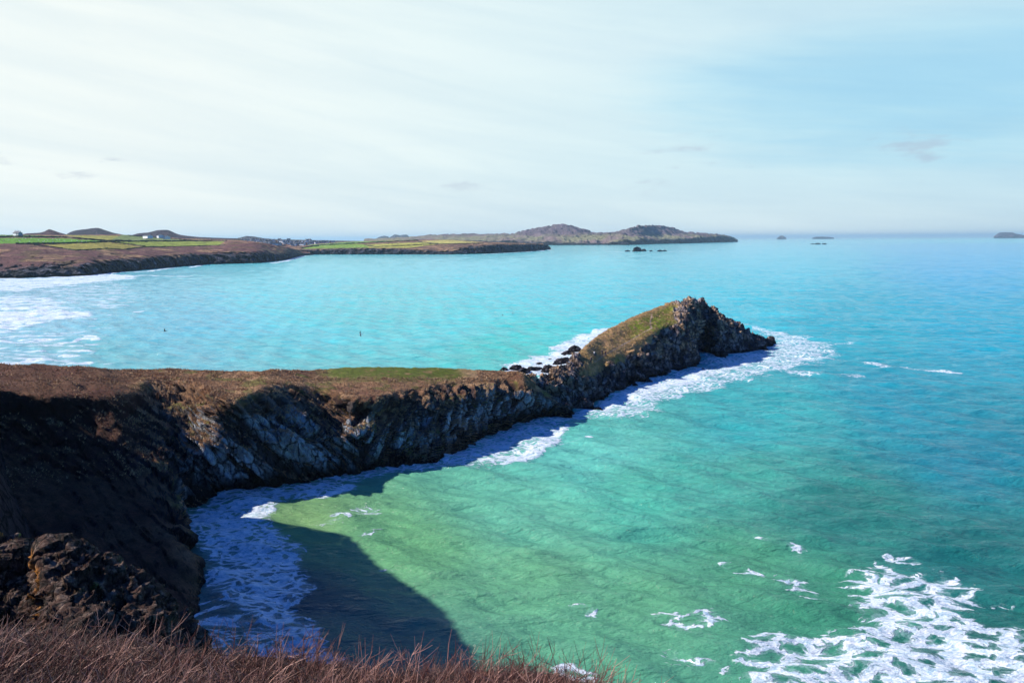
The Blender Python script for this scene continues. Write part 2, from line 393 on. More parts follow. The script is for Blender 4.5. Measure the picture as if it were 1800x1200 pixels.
# ------------------------------------------------------------------ the tidal islet and its rock neck
def build_islet():
    # (x, skyline y, skyline z), crag line, mid, low, front waterline
    rows = {'base': [(925, 742), (960, 736), (1000, 729), (1040, 716), (1055, 702), (1100, 682), (1140, 669), (1170, 657), (1205, 650), (1222, 640), (1232, 624), (1245, 620), (1262, 628), (1300, 622), (1340, 614), (1362, 607)],
            'low':  [(925, 728), (960, 722), (1000, 713), (1040, 697), (1055, 685), (1100, 664), (1140, 650), (1170, 640), (1205, 630), (1222, 618), (1232, 603), (1245, 601), (1262, 610), (1300, 610), (1340, 608), (1362, 606)],
            'mid':  [(925, 705), (960, 702), (1000, 690), (1040, 670), (1055, 660), (1100, 640), (1140, 620), (1170, 606), (1205, 594), (1222, 585), (1232, 578), (1245, 580), (1262, 590), (1300, 600), (1340, 604), (1362, 605)],
            'crag': [(925, 682), (960, 680), (1000, 668), (1040, 646), (1055, 638), (1100, 614), (1140, 590), (1170, 573), (1205, 563), (1222, 560), (1232, 560), (1245, 564), (1262, 575), (1300, 592), (1340, 600), (1362, 604.5)],
            'mead': [(925, 668), (960, 668), (1000, 650), (1040, 622), (1055, 610), (1100, 588), (1140, 567), (1170, 552), (1205, 541), (1222, 541), (1232, 544), (1245, 550), (1262, 563), (1300, 586), (1340, 596), (1362, 604)],
            'sky':  [(925, 662), (960, 660), (1000, 638), (1040, 597), (1055, 587), (1100, 563), (1140, 546), (1170, 536), (1205, 527), (1222, 528), (1232, 530), (1245, 535), (1262, 546), (1300, 576), (1340, 592), (1362, 603.5)]}
    # horizontal distance behind the front waterline
    off = {'low': 3.2, 'mid': 8.5, 'crag': 14.5, 'mead': 25.0, 'sky': 37.0}
    xs = [925, 950, 980, 1005, 1030, 1055, 1080, 1105, 1130, 1155, 1180, 1205, 1222, 1234, 1248, 1265, 1290, 1315, 1340, 1355, 1362]
    width = [(925, .25), (960, .3), (1000, .65), (1040, .98), (1100, 1.0), (1180, 1.0), (1205, 0.9), (1240, 0.7), (1300, .4), (1340, .2), (1362, .08)]
    C = []
    for x in xs:
        b = at_z(x, interp(rows['base'], x), 0.0); d0 = math.hypot(b[0], b[1]); w = interp(width, x)
        # smooth front distance so that the meadow does not copy each bay of the waterline
        pts = [b]
        for k in ('low', 'mid', 'crag', 'mead', 'sky'):
            pts.append(at_d(x, interp(rows[k], x), d0 + off[k] * w))
        s = pts[-1]; u = s / math.hypot(s[0], s[1]); u = np.array([u[0], u[1], 0])
        bk = s + u * 7 * w; bk[2] = s[2] * 0.55; bk2 = s + u * 14 * w; bk2[2] = -3
        un = b - u * 2.5; un[2] = -4
        C.append([bk2, bk] + pts[::-1] + [un])
    A = np.array(C).transpose(1, 0, 2)     # rows: 0 bk2 1 bk 2 sky 3 mead 4 crag 5 mid 6 low 7 base 8 under
    # gully: smooth distances along the skyline and meadow
    for r in (2, 3):
        for _ in range(2):
            A[r, 1:-1, :2] = A[r, 1:-1, :2]
    def rockness(P, RP, CP):
        px, py = project(P)
        n = fbm(P / 4.0, 3, 120)
        front = sstep(3.85, 4.3, RP + 0.6 * n - 0.55 * (1 - sstep(1130, 1175, px)))
        right = sstep(1165, 1200, px + 25 * n)                 # the summit crags
        leftr = 1 - sstep(1008, 1035, px + 14 * n - (py - 640) * 0.25)
        back = 1 - sstep(1.2, 1.9, RP)
        return np.clip(np.maximum.reduce([front, right, leftr, back]), 0, 1)
    def disp(P, N, RP, CP):
        rk = rockness(P, RP, CP)
        q = np.stack([(P[:, 0] * 0.8 + P[:, 2] * 0.6) / 2.2, P[:, 1] / 2.6, (-P[:, 0] * 0.6 + P[:, 2] * 0.8) / 5.5], 1)
        d = 1.0 * blocky(q * 0.6, 101) + 0.85 * blocky(q * 1.6, 105) + 1.1 * ridged(P * np.array([1, 1, .5]) / 7.5, 4, 109) + 0.42 * blocky(q * 4, 133)
        edge = (1 - sstep(19.0, 20.5, CP))
        t = fbm(P / 5, 3, 110) * 0.35 + fbm(P / 0.9, 2, 111) * 0.16
        Q = P + N * ((rk * d * 0.9 * (0.35 + 0.65 * edge))[:, None])
        # spires on the summit
        px, py = project(P)
        sp = sstep(1170, 1200, px) * (1 - sstep(1265, 1290, px)) * sstep(1.2, 2.0, RP) * (1 - sstep(2.6, 3.6, RP))
        Q[:, 2] += sp * (np.maximum(0, blocky(P / 1.8, 115)) * 0.7 - 0.9) + (1 - rk) * t
        # sea cave on the right
        cx = np.exp(-((px - 1236) / 13.0) ** 2 - ((py - 603) / 22.0) ** 2) * sstep(4.0, 4.6, RP)
        Q[:, 1] += cx * 7.0
        return Q
    def color(P, N, RP, CP):
        px, py = project(P)
        n = fbm(P / 3.5, 4, 130); n2 = fbm(P / 1.0, 3, 131)
        rk = sstep(0.35, 0.75, rockness(P, RP, CP) + 0.25 * n2)
        turf = lerp(np.tile(np.array([0.55, 0.33, 0.16]), (len(P), 1)), np.array([0.42, 0.31, 0.08]), 0.7 * sstep(0.0, 0.6, n2))
        g = sstep(1085, 1110, px + 14 * n) * (1 - sstep(1180, 1205, px + 20 * n2)) * sstep(0, 10, py - (548 + (1140 - px) * 0.42)) * (1 - sstep(-6, 8, py - (597 - (px - 1100) * 0.25) + 6 * n))
        g = np.maximum(g, 0.75 * np.exp(-((px - 1085) / 14) ** 2) * sstep(618, 630, py) * 0.7)
        turf = lerp(turf, np.array([0.20, 0.27, 0.02]), np.clip(g, 0, 1) * sstep(-0.7, 0.1, n2))
        # the trodden path
        pth = [(1146, 551), (1143, 566), (1145, 577), (1131, 584), (1112, 596), (1094, 606), (1080, 614), (1062, 624), (1046, 636)]
        dm = np.full(len(P), 1e9)
        for (x0, y0), (x1, y1) in zip(pth[:-1], pth[1:]):
            t = np.clip(((px - x0) * (x1 - x0) + (py - y0) * (y1 - y0)) / ((x1 - x0) ** 2 + (y1 - y0) ** 2), 0, 1)
            dm = np.minimum(dm, np.hypot(px - x0 - t * (x1 - x0), (py - y0 - t * (y1 - y0)) * 1.5))
        turf = lerp(turf, np.array([0.62, 0.46, 0.33]), sstep(1.9, 0.9, dm + 0.6 * n2))
        r = lerp(np.tile(ROCK * 1.15, (len(P), 1)), np.array([0.40, 0.33, 0.31]), sstep(-0.1, 0.35, fbm(P / 2.2, 4, 140)))
        r = lerp(r, np.array([0.55, 0.36, 0.22]), sstep(-0.15, 0.3, fbm(P / 2.5, 3, 141)) * sstep(3, 8, P[:, 2]) * 0.9)
        r = lerp(r, WET * 1.3, 1 - sstep(0.3, 2.6, P[:, 2] + 2.2 * n))
        return lerp(turf, r, rk), rk
    nu = [22, 24, 22, 24, 24, 24, 24, 24, 24, 24, 24, 20, 16, 18, 20, 26, 24, 24, 16, 8]
    nv = [8, 14, 32, 32, 28, 26, 22, 8]
    o, P = patch('islet', A, nu, [8, 14, 32, 34, 28, 26, 22, 8], disp, color, MAT_NEAR)
    tag(o, 'rocky islet with grassy slope and jagged summit at the end of the peninsula', 'islet', kind='structure')
    return o
isl = build_islet()

# ------------------------------------------------------------------ far coast
def radial(name, xs, rows, nu, nv, dispamp, noise_len, color, mat, label, cat='headland', back=300.0, hroll=0.0):
    """rows: [(polyline of (x,y)), distance rule] from the waterline up; rule 'sea' or polyline of metres behind the waterline"""
    C = []
    for x in xs:
        yb = interp(rows[0][0], x)
        if isinstance(rows[0][1], str): b = at_z(x, yb, 0.0)
        else: b = at_d(x, yb, interp(rows[0][1], x))
        d0 = math.hypot(b[0], b[1]); u = np.array([b[0] / d0, b[1] / d0, 0])
        un = b - u * 3; un[2] = -4
        pts = [un, b]
        for pl, rule in rows[1:]:
            pts.append(at_d(x, interp(pl, x), d0 + interp(rule, x)))
        s = pts[-1]; bk = s + u * back; bk[2] = min(s[2] - back * 0.08, s[2] * 0.6); bk2 = s + u * back * 2; bk2[2] = -4
        C.append((pts + [bk, bk2])[::-1])
    A = np.array(C).transpose(1, 0, 2); nrow = A.shape[0]
    def disp(P, N, RP, CP):
        rr = nrow - 1 - RP          # 0 under, 1 water, 2 cliff top ...
        cl = sstep(0.9, 1.3, rr) * (1 - sstep(1.9, 2.3, rr))
        d = (ridged(P / noise_len, 5, 200) + 0.7 * blocky(P * np.array([1, 1, 0.4]) / (noise_len * 0.5), 203))
        soft = fbm(P / (noise_len * 4), 3, 210)
        Q = P.copy(); dd = dispamp * d * (0.12 + cl * 1.0)
        Q[:, :2] -= (P[:, :2] / np.linalg.norm(P[:, :2], axis=1, keepdims=True)) * (dd * 1.6)[:, None]
        Q[:, 2] += dispamp * (1 - cl) * (rr > 1.0) * (d * (0.10 if mat is MAT_FAR else 0.40) + soft * hroll)
        return Q
    def colf(P, N, RP, CP): return color(P, N, nrow - 1 - RP)
    o, P = patch(name, A, nu, nv[::-1], disp, colf, mat)
    return tag(o, label, cat, kind='structure')

FIELDS_A = [  # polygons in the photo's plane of the fields on the left headland: colour
    ([(-60, 418), (110, 419), (190, 424), (165, 427), (60, 428), (-60, 428)], (0.10, 0.235, 0.022)),
    ([(-60, 412), (30, 413), (110, 415), (60, 417), (-60, 417)], (0.10, 0.19, 0.05)),
    ([(110, 413), (230, 415), (300, 421), (180, 423)], (0.24, 0.23, 0.05)),
    ([(75, 430), (190, 425.5), (250, 434), (210, 438), (140, 440), (100, 434)], (0.23, 0.20, 0.04)),
    ([(190, 425), (300, 424), (395, 424.5), (385, 431), (300, 433.5), (255, 433.5)], (0.18, 0.22, 0.035)),
    ([(215, 412), (300, 420), (398, 423.5), (190, 424)], (0.13, 0.17, 0.06)),
]
FIELDS_B = [
    ([(528, 437), (560, 431), (610, 428), (650, 430), (650, 435.5), (560, 437)], (0.15, 0.24, 0.04)),
    ([(535, 431), (620, 425), (735, 422), (640, 427), (560, 431)], (0.12, 0.23, 0.06)),
    ([(640, 430), (740, 425.5), (770, 429), (720, 435.5), (650, 436)], (0.28, 0.27, 0.06)),
    ([(740, 424), (780, 421.5), (850, 426), (770, 428.5)], (0.32, 0.29, 0.09)),
]
def inpoly(px, py, poly):
    ins = np.zeros(len(px), bool); n = len(poly)
    for i in range(n):
        x0, y0 = poly[i]; x1, y1 = poly[(i + 1) % n]
        if y0 == y1: continue
        c = (y0 > py) != (y1 > py)
        ins ^= c & (px < (x1 - x0) * (py - y0) / (y1 - y0) + x0)
    return ins
def color_A(P, N, rr, fields=FIELDS_A, heath=(0.23, 0.105, 0.095)):
    px, py = project(P)
    n = fbm(P / np.array([40, 40, 10]), 4, 300); n2 = fbm(P / 9.0, 3, 301)
    st = fbm(np.stack([P[:, 0] / 60, P[:, 1] / 60, P[:, 2] / 2.2], 1), 3, 302)
    c = lerp(np.tile(np.array(heath), (len(P), 1)), np.array([0.55, 0.33, 0.18]), sstep(0.05, 0.4, n + 0.7 * st) * 0.85)
    c = lerp(c, np.array([0.16, 0.14, 0.04]), sstep(0.1, 0.5, fbm(P / 25.0, 3, 303)) * 0.5)
    for poly, fc in fields:
        m = inpoly(px, py, poly) & (rr > 2.2)
        v = (1 + 0.25 * fbm(P[m] / 30.0, 3, 304))[:, None]
        c[m] = np.array(fc) * v * 2.0
    rk = (1 - sstep(1.75, 2.15, rr + 0.35 * n2 + 0.2 * n))
    r = lerp(np.tile(np.array([0.035, 0.038, 0.06]), (len(P), 1)), np.array([0.22, 0.24, 0.30]), sstep(0.15, 0.55, fbm(P * np.array([1, 1, .5]) / 7, 4, 305)))
    r = lerp(r, WET * 1.5, 1 - sstep(1.5, 4.0, P[:, 2]))
    return lerp(c, r, rk), rk
xsA = [-500, -300, -150, -60, 0, 60, 110, 150, 185, 215, 260, 290, 330, 370, 410, 450, 480, 505, 530, 545]
headA = radial('headland', xsA,
    [([(-500, 515), (-300, 506), (0, 489.5), (60, 488), (150, 484.5), (185, 480.5), (215, 477.5), (255, 474), (300, 469.5), (370, 464.5), (450, 462.5), (500, 457), (530, 449.5), (545, 448.5)], 'sea'),
     ([(-500, 490), (-300, 485), (0, 474), (30, 472), (150, 463), (215, 456), (260, 452), (300, 449), (370, 446), (410, 443), (450, 444), (480, 446), (505, 446), (530, 445), (545, 445)], [(-500, 40), (300, 45), (450, 50), (530, 20)]),
     ([(-500, 430), (0, 428), (60, 430), (100, 434), (130, 440), (200, 437.5), (300, 434), (390, 431), (410, 427), (440, 428), (480, 434), (530, 442), (545, 442)], [(-500, 250), (0, 240), (150, 200), (300, 260), (450, 200), (530, 120)]),
     ([(-500, 408), (0, 413.5), (110, 413.5), (215, 413), (300, 419), (400, 421.5), (420, 423), (450, 426), (480, 431), (530, 441), (545, 441.5)], [(-500, 800), (0, 750), (300, 800), (400, 700), (450, 350), (530, 200)])],
    [20, 24, 26, 30, 36, 34, 28, 16, 34, 32, 24, 28, 28, 28, 28, 22, 20, 18, 12], [3, 26, 40, 44, 8, 4], 7.0, 22.0, color_A, MAT_FAR,
    'broad headland across the bay with heath slopes, green fields and dark cliffs')
xsB = [505, 520, 545, 570, 600, 640, 680, 720, 760, 790, 812, 830, 850, 875, 900, 925, 943, 946, 957, 968]
headB = radial('far_headland', xsB,
    [([(505, 449), (525, 448), (560, 447.2), (700, 447.2), (800, 447.2), (825, 446.5), (850, 446), (900, 443.6), (942, 441), (946, 439.5), (968, 438.4)], 'sea'),
     ([(505, 443), (520, 440.5), (560, 438.5), (650, 437), (700, 437.5), (740, 440), (790, 441.5), (812, 435.5), (850, 431.5), (880, 430), (920, 429.8), (946, 430.5), (960, 429.2), (968, 436)], [(505, 20), (600, 30), (900, 60), (968, 10)]),
     ([(505, 440), (545, 433), (600, 430), (700, 428.5), (780, 429.5), (850, 428.5), (900, 428), (946, 429.3), (960, 429), (968, 435.5)], [(505, 120), (600, 200), (900, 120), (968, 16)]),
     ([(505, 438), (535, 431), (575, 427.5), (620, 424.5), (700, 422.4), (780, 421.4), (820, 423.6), (850, 425.5), (900, 427.4), (946, 429), (960, 428.8), (968, 435)], [(505, 300), (600, 600), (850, 500), (946, 120), (968, 20)])],
    [12, 20, 20, 24, 30, 30, 30, 30, 24, 20, 18, 20, 22, 22, 20, 16, 6, 12, 12], [3, 22, 22, 22, 6, 4], 9.0, 30.0,
    lambda P, N, rr: color_A(P, N, rr, FIELDS_B, (0.24, 0.14, 0.10)), MAT_FAR,
    'flat fielded point of land with low dark cliffs beyond the bay')

def color_isle(P, N, rr):
    n = fbm(P / 150.0, 4, 400); n2 = fbm(P / 50.0, 4, 401)
    c = lerp(np.tile(np.array([0.38, 0.36, 0.20]), (len(P), 1)), np.array([0.36, 0.26, 0.24]), sstep(-0.2, 0.4, n))
    hill = sstep(60, 90, P[:, 2] + 12 * n2)
    c = lerp(c, np.array([0.20, 0.15, 0.20]), hill * 0.85)
    rk = 1 - sstep(1.8, 2.15, rr + 0.6 * n2 + 0.2 * n)
    c = lerp(c, np.array([0.04, 0.04, 0.05]), rk)
    return c, rk
xsR = [640, 700, 740, 780, 820, 860, 900, 925, 950, 985, 1010, 1035, 1060, 1080, 1100, 1125, 1150, 1180, 1205, 1235, 1260, 1280, 1292, 1297]
ramsey = radial('island', xsR,
    [([(640, 432), (967, 431), (1060, 430.6), (1110, 430.6), (1150, 429), (1200, 428), (1250, 426.6), (1297, 425)], 'sea'),
     ([(640, 425), (860, 424), (900, 424), (967, 426), (1060, 427.5), (1110, 422.5), (1150, 421), (1190, 420.5), (1230, 418.5), (1250, 415.8), (1280, 417), (1292, 421), (1297, 424.5)], [(640, 100), (1200, 150), (1297, 10)]),
     ([(640, 423.5), (740, 420.5), (860, 419), (940, 417), (1000, 416), (1060, 416), (1120, 416), (1200, 416), (1250, 414), (1280, 416.6), (1292, 420.5), (1297, 424.2)], [(640, 400), (1200, 500), (1260, 200), (1297, 20)]),
     ([(640, 422.5), (700, 420), (740, 416.5), (780, 413.5), (810, 412), (860, 412.8), (900, 411.5), (925, 406), (945, 401.5), (955, 399), (965, 398.5), (980, 395.5), (990, 395.8), (1010, 399.5), (1035, 407.5), (1060, 411.5), (1080, 409.5), (1100, 404), (1118, 399), (1140, 397), (1160, 397.6), (1180, 401.5), (1195, 407), (1220, 409.5), (1250, 412), (1280, 416.2), (1292, 420.2), (1297, 424)], [(640, 1000), (1200, 900), (1260, 350), (1297, 30)])],
    [14, 14, 14, 14, 14, 16, 14, 16, 20, 18, 18, 18, 14, 14, 18, 18, 20, 18, 20, 18, 16, 10, 6], [2, 16, 18, 26, 5, 3], 26.0, 90.0, color_isle, MAT_ISLE,
    'long hazy island with two rounded hills on the horizon', 'island', 500.0)

def hill(name, prof, dist, base_y, label, colr, noise_len=60.0, amp=5.0):
    xs = [p[0] for p in prof]; X = np.linspace(xs[0], xs[-1], 12)
    w = [(xs[0], 1.0), (xs[-1], 1.0)]
    def cf(P, N, rr):
        n = fbm(P / noise_len, 4, 500); 
        return lerp(np.tile(np.array(colr), (len(P), 1)), np.array(colr) * np.array([2.2, 1.9, 1.7]), sstep(0.0, 0.5, n)), sstep(-0.2, 0.2, n)
    return radial(name, list(X), [([(xs[0], base_y), (xs[-1], base_y)], [(0, dist), (1, dist)]),
        ([(x, base_y - (base_y - y) * 0.5) for x, y in prof], [(0, dist * 0.035), (1, dist * 0.035)]), (prof, [(0, dist * 0.09), (1, dist * 0.09)])],
        [10] * 11, [2, 12, 16, 4, 3], amp, noise_len, cf, MAT_ISLE if dist > 4000 else MAT_FAR, label, 'hill', dist * 0.08)
hill('craggy_hill', [(30, 414), (44, 411.5), (62, 410.2), (77, 408.6), (82, 404.2), (88, 403), (94, 405.5), (102, 408.5), (118, 413)], 2000, 416, 'small craggy outcrop hill right of the white farmhouse on the skyline', (0.085, 0.05, 0.06), 25, 3)
hill('moor_hill', [(112, 416), (120, 410), (135, 404.5), (150, 403.5), (168, 400.6), (176, 401.4), (188, 406), (203, 410.5), (222, 414)], 3000, 418, 'broad dark blue moorland hill left of centre of the skyline fields', (0.045, 0.035, 0.05), 60, 5)
hill('round_hill', [(225, 416), (240, 411), (262, 408.5), (275, 405.5), (285, 403.6), (297, 405), (306, 410.5), (325, 414.5), (350, 417), (420, 420)], 2900, 422, 'dark round topped hill behind the fields, nearest to the village', (0.055, 0.04, 0.055), 60, 5)
hill('low_tor', [(405, 420.5), (420, 418.8), (432, 415.6), (445, 416.4), (460, 419), (480, 421)], 4300, 424, 'low faint tor just above the village roofs', (0.06, 0.06, 0.08), 80, 5)
hill('coastal_plain', [(-80, 413.5), (60, 413.5), (200, 412.8), (300, 415.5), (410, 419), (500, 421), (575, 422.8), (640, 424)], 3300, 427, 'pale farmland running inland below the hills', (0.10, 0.10, 0.07), 60, 3)
hill('village_hill', [(400, 421), (430, 420.5), (470, 421), (520, 423), (560, 424.6), (590, 425.2), (600, 427)], 2700, 444, 'gentle heath slope carrying the village', (0.17, 0.10, 0.075), 40, 3)

def seastack(name, prof, D, label, cat, colr):
    xs = [p[0] for p in prof]; xm = (xs[0] + xs[-1]) / 2; base_y = 400.0
    while at_d(xm, base_y, D)[2] > 0: base_y += 0.05
    W = D * (xs[-1] - xs[0]) / F; X = np.linspace(xs[0], xs[-1], 9)
    def cf(P, N, rr):
        n = fbm(P / (W / 10), 4, 600)
        return lerp(np.tile(np.array(colr), (len(P), 1)), np.array(colr) * 2.0, sstep(0, .4, n)), np.ones(len(P))
    o = radial(name, list(X), [([(xs[0], base_y), (xs[-1], base_y)], [(0, D), (1, D)]),
        ([(x, base_y - (base_y - y) * 0.55) for x, y in prof], [(0, W * 0.10), (1, W * 0.10)]), (prof, [(0, W * 0.3), (1, W * 0.3)])],
        [8] * 8, [2, 10, 10, 4, 3], W * 0.02, W / 12, cf, MAT_ISLE if W > 40 else MAT_NEAR, label, cat, W * 0.2)
    del o['kind']; return o
seastack('sea_stack', [(1366, 418), (1369, 416.4), (1372, 414.3), (1376, 414.5), (1379, 416), (1382, 418)], 18000, 'tiny square sea stack first right of the long island', 'sea stack', (0.10, 0.09, 0.09))
seastack('skerry', [(1428, 418.2), (1433, 416.6), (1442, 416), (1452, 416.4), (1460, 416.9), (1466, 418)], 20000, 'low flat skerry on the horizon line, middle of the right hand sea', 'skerry', (0.07, 0.07, 0.08))
seastack('islet', [(1747, 416), (1752, 411.5), (1760, 408.8), (1770, 408.2), (1780, 409.5), (1790, 412.5), (1800, 414), (1815, 412.5), (1835, 414.6)], 20000, 'dome shaped islet on the horizon at the far right edge', 'islet', (0.10, 0.07, 0.08))
hill('distant_island', [(660, 421), (668, 416), (676, 414.6), (682, 416), (686, 419)], 9500, 421.5, 'smaller round pale blue islet behind the flat point', (0.07, 0.08, 0.10), 150, 6)
hill('distant_island', [(681, 420), (688, 416), (695, 411.6), (702, 414), (708, 413), (715, 412.8), (722, 419), (728, 421)], 9500, 421.5, 'larger twin peaked pale blue island behind the flat point', (0.07, 0.08, 0.10), 150, 6)

# ------------------------------------------------------------------ the near headland under the viewer (and an unseen hillside off to the left, its height shaped to shade the cove)
def polydist(X, Y, pl):
    dm = np.full(X.shape, 1e9); sg = np.ones(X.shape)
    for (x0, y0), (x1, y1) in zip(pl[:-1], pl[1:]):
        L2 = (x1 - x0) ** 2 + (y1 - y0) ** 2
        t = np.clip(((X - x0) * (x1 - x0) + (Y - y0) * (y1 - y0)) / L2, 0, 1)
        d = np.hypot(X - x0 - t * (x1 - x0), Y - y0 - t * (y1 - y0))
        s = np.sign((x1 - x0) * (Y - y0) - (y1 - y0) * (X - x0))
        m = d < dm; dm = np.where(m, d, dm); sg = np.where(m, s, sg)
    return dm * sg
EDGE = [(60, -160), (14, -30), (3.0, 0.5), (-1, 2.2), (-6, 2.6), (-30, 8), (-58, 22), (-68, 46), (-70, 76), (-76, 90), (-86, 103), (-93, 117), (-108, 129), (-150, 160), (-420, 240)]
def top_height(X, Y):
    return np.interp(Y, [-100, 10, 60, 90, 112, 118, 123, 131, 150], [46, 43.2, 48, 48, 47, 40, 26, 13, 12])
def build_near():
    xs = np.concatenate([np.arange(-420, -110, 6.0), np.arange(-110, 24, 0.9)]); ys = np.concatenate([np.arange(-120, -6, 6.0), np.arange(-6, 130, 0.9), np.arange(130, 200, 6)])
    X, Y = np.meshgrid(xs, ys)
    s = polydist(X, Y, EDGE)           # positive inland
    T = top_height(X, Y)
    P0 = np.stack([X.ravel() / 9, Y.ravel() / 9, np.zeros(X.size)], 1)
    n = (fbm(P0, 4, 700).reshape(X.shape) * sstep(150, 60, Y + 40)); r = ridged(P0 * 2.2, 4, 705).reshape(X.shape); b = blocky(P0 * 3.0, 707).reshape(X.shape)
    s2 = s + 2.5 * n * sstep(20, 40, np.hypot(X, Y))
    Z = T - 0.4 + np.where(s2 > 0, np.minimum(s2 * 0.02, 2), s2 * 3.6)
    Z = np.maximum(Z, -5 + np.minimum(0, s2) * 0.02)
    out = sstep(0, -6, s2)
    Z += out * (r * 1.6 + b * 0.8) * (Z > -4) + (1 - out) * n * 0.3
    V = np.stack([X, Y, Z], -1); nr, nc = X.shape
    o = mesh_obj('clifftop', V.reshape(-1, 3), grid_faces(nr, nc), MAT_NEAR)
    o_ = out.ravel(); P = V.reshape(-1, 3)
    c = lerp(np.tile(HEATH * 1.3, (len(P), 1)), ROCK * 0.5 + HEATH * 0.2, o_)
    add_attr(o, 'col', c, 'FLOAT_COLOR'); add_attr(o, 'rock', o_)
    tag(o, 'near clifftop the picture is taken from, with dark slopes falling into the cove and an unseen hill shaped to shade it', 'clifftop', kind='structure')
    return o
near = build_near()

def outcrop(name, cols, label, seed):
    """cols: list of (crest x, crest y, distance, foot x, foot y, foot distance)"""
    C = []
    for cx, cy, d, fx, fy, fd in cols:
        c = at_d(cx, cy, d); f = at_d(fx, fy, fd); m = c * 0.6 + f * 0.4; m = m + np.array([0, -0.4, 0.0]); m[2] = c[2] * 0.55 + f[2] * 0.45
        u = c / math.hypot(c[0], c[1]); u[2] = 0
        b1 = c + u * 1.6; b1[2] -= 0.9; b2 = c + u * 4.5; b2[2] = f[2] - 2
        C.append([b2, b1, c, m, f])
    A = np.array(C).transpose(1, 0, 2)
    def disp(P, N, RP, CP):
        q = np.stack([(P[:, 0] * 0.8 + P[:, 2] * 0.6) / 1.5, P[:, 1] / 1.5, (-P[:, 0] * 0.6 + P[:, 2] * 0.8) / 1.0], 1)
        return P + N * (0.65 * blocky(q * 0.42, seed) + 0.20 * blocky(q * 1.5, seed + 3) + 0.10 * blocky(q * np.array([2.2, 2.2, 5.0]), seed + 4) + 0.25 * ridged(P / 2.2, 4, seed + 5))[:, None]
    def color(P, N, RP, CP):
        n = fbm(P / 1.0, 4, seed + 9); n2 = fbm(P / 0.35, 3, seed + 10)
        c = lerp(np.tile(np.array([0.070, 0.036, 0.026]), (len(P), 1)), np.array([0.20, 0.14, 0.11]), sstep(0.05, 0.4, n2 + 0.4 * n))
        c = lerp(c, np.array([0.42, 0.17, 0.03]), sstep(1.75, 1.45, CP + 0.4 * n) * sstep(0.6, 0.9, CP) * 0.85)  # orange puts the warm sunlit look of the left edge into the colour
        c = lerp(c, np.array([0.16, 0.16, 0.02]), sstep(0.25, 0.45, n) * sstep(3, 3.4, CP) * (1 - sstep(4, 4.6, CP)) * (1 - sstep(2.6, 3.2, RP)))
        return c, np.ones(len(P))
    k = len(cols) - 1
    o, P = patch(name, A, [26] * k, [10, 14, 50, 50], disp, color, land_mat(name + '_stone', 2.5, 0.8, 0.4))
    return tag(o, label, 'rock outcrop')
outcrop('rock_outcrop', [(60, 1010, 44, 75, 1180, 36), (78, 985, 43, 100, 1110, 38), (84, 966, 43, 108, 1190, 35), (128, 955, 43, 150, 1200, 34), (162, 960, 43, 190, 1200, 34), (188, 985, 42, 230, 1200, 34), (240, 1006, 41, 270, 1200, 34), (286, 1044, 40, 300, 1200, 34), (322, 1092, 39, 325, 1200, 34), (338, 1135, 38, 335, 1210, 34), (345, 1200, 36, 345, 1230, 34)],
        'blocky slate outcrop with orange sunlight painted on its left edge just below the twiggy bank', 800)
outcrop('rock_outcrop', [(-120, 900, 56, -120, 1150, 44), (-40, 915, 55, -60, 1150, 44), (0, 936, 54, -20, 1150, 44), (16, 942, 54, 8, 1150, 44), (34, 948, 53, 28, 1150, 44), (56, 968, 52, 48, 1150, 44), (76, 990, 51, 66, 1150, 44), (90, 1020, 50, 80, 1150, 44)],
        'dark heathery rib of rock at the left edge beside the orange edged outcrop', 830)

# ------------------------------------------------------------------ loose rocks at the foot of the islet and in the bay
def rock_mesh(name, seed, n=14):
    th = np.linspace(0, 2 * np.pi, 2 * n, endpoint=False); ph = np.linspace(0, np.pi, n)
    T, Ph = np.meshgrid(th, ph); P = np.stack([np.cos(T) * np.sin(Ph), np.sin(T) * np.sin(Ph), np.cos(Ph)], -1).reshape(-1, 3)
    P = P * (1 + 0.28 * blocky(P * 1.6 + seed, seed) + 0.2 * ridged(P * 2.0 + seed, 3, seed))[:, None]
    Fc = []
    for i in range(n - 1):
        for j in range(2 * n): Fc.append((i * 2 * n + j, (i + 1) * 2 * n + j, (i + 1) * 2 * n + (j + 1) % (2 * n), i * 2 * n + (j + 1) % (2 * n)))
    o = mesh_obj(name, P, Fc, MAT_NEAR, smooth=False, link=False)
    z = P[:, 2]
    add_attr(o, 'col', lerp(np.tile(WET * 1.6, (len(P), 1)), ROCK * 1.2, sstep(0.2, 0.8, z)), 'FLOAT_COLOR'); add_attr(o, 'rock', np.ones(len(P)))
    return o.data
ROCKS = [rock_mesh('rock', s) for s in (3, 8, 13, 21)]
def put_rock(px, py, w, h, label, group, name='rock'):
    o = bpy.data.objects.new(name, random.choice(ROCKS)); COL.objects.link(o)
    p = at_z(px, py, 0.0); o.location = (p[0], p[1], 0.0); o.scale = (w / 2, w / 2 * random.uniform(0.6, 0.9), h); o.rotation_euler = (0, 0, random.uniform(-.5, .5))
    return tag(o, label, 'rock', group)
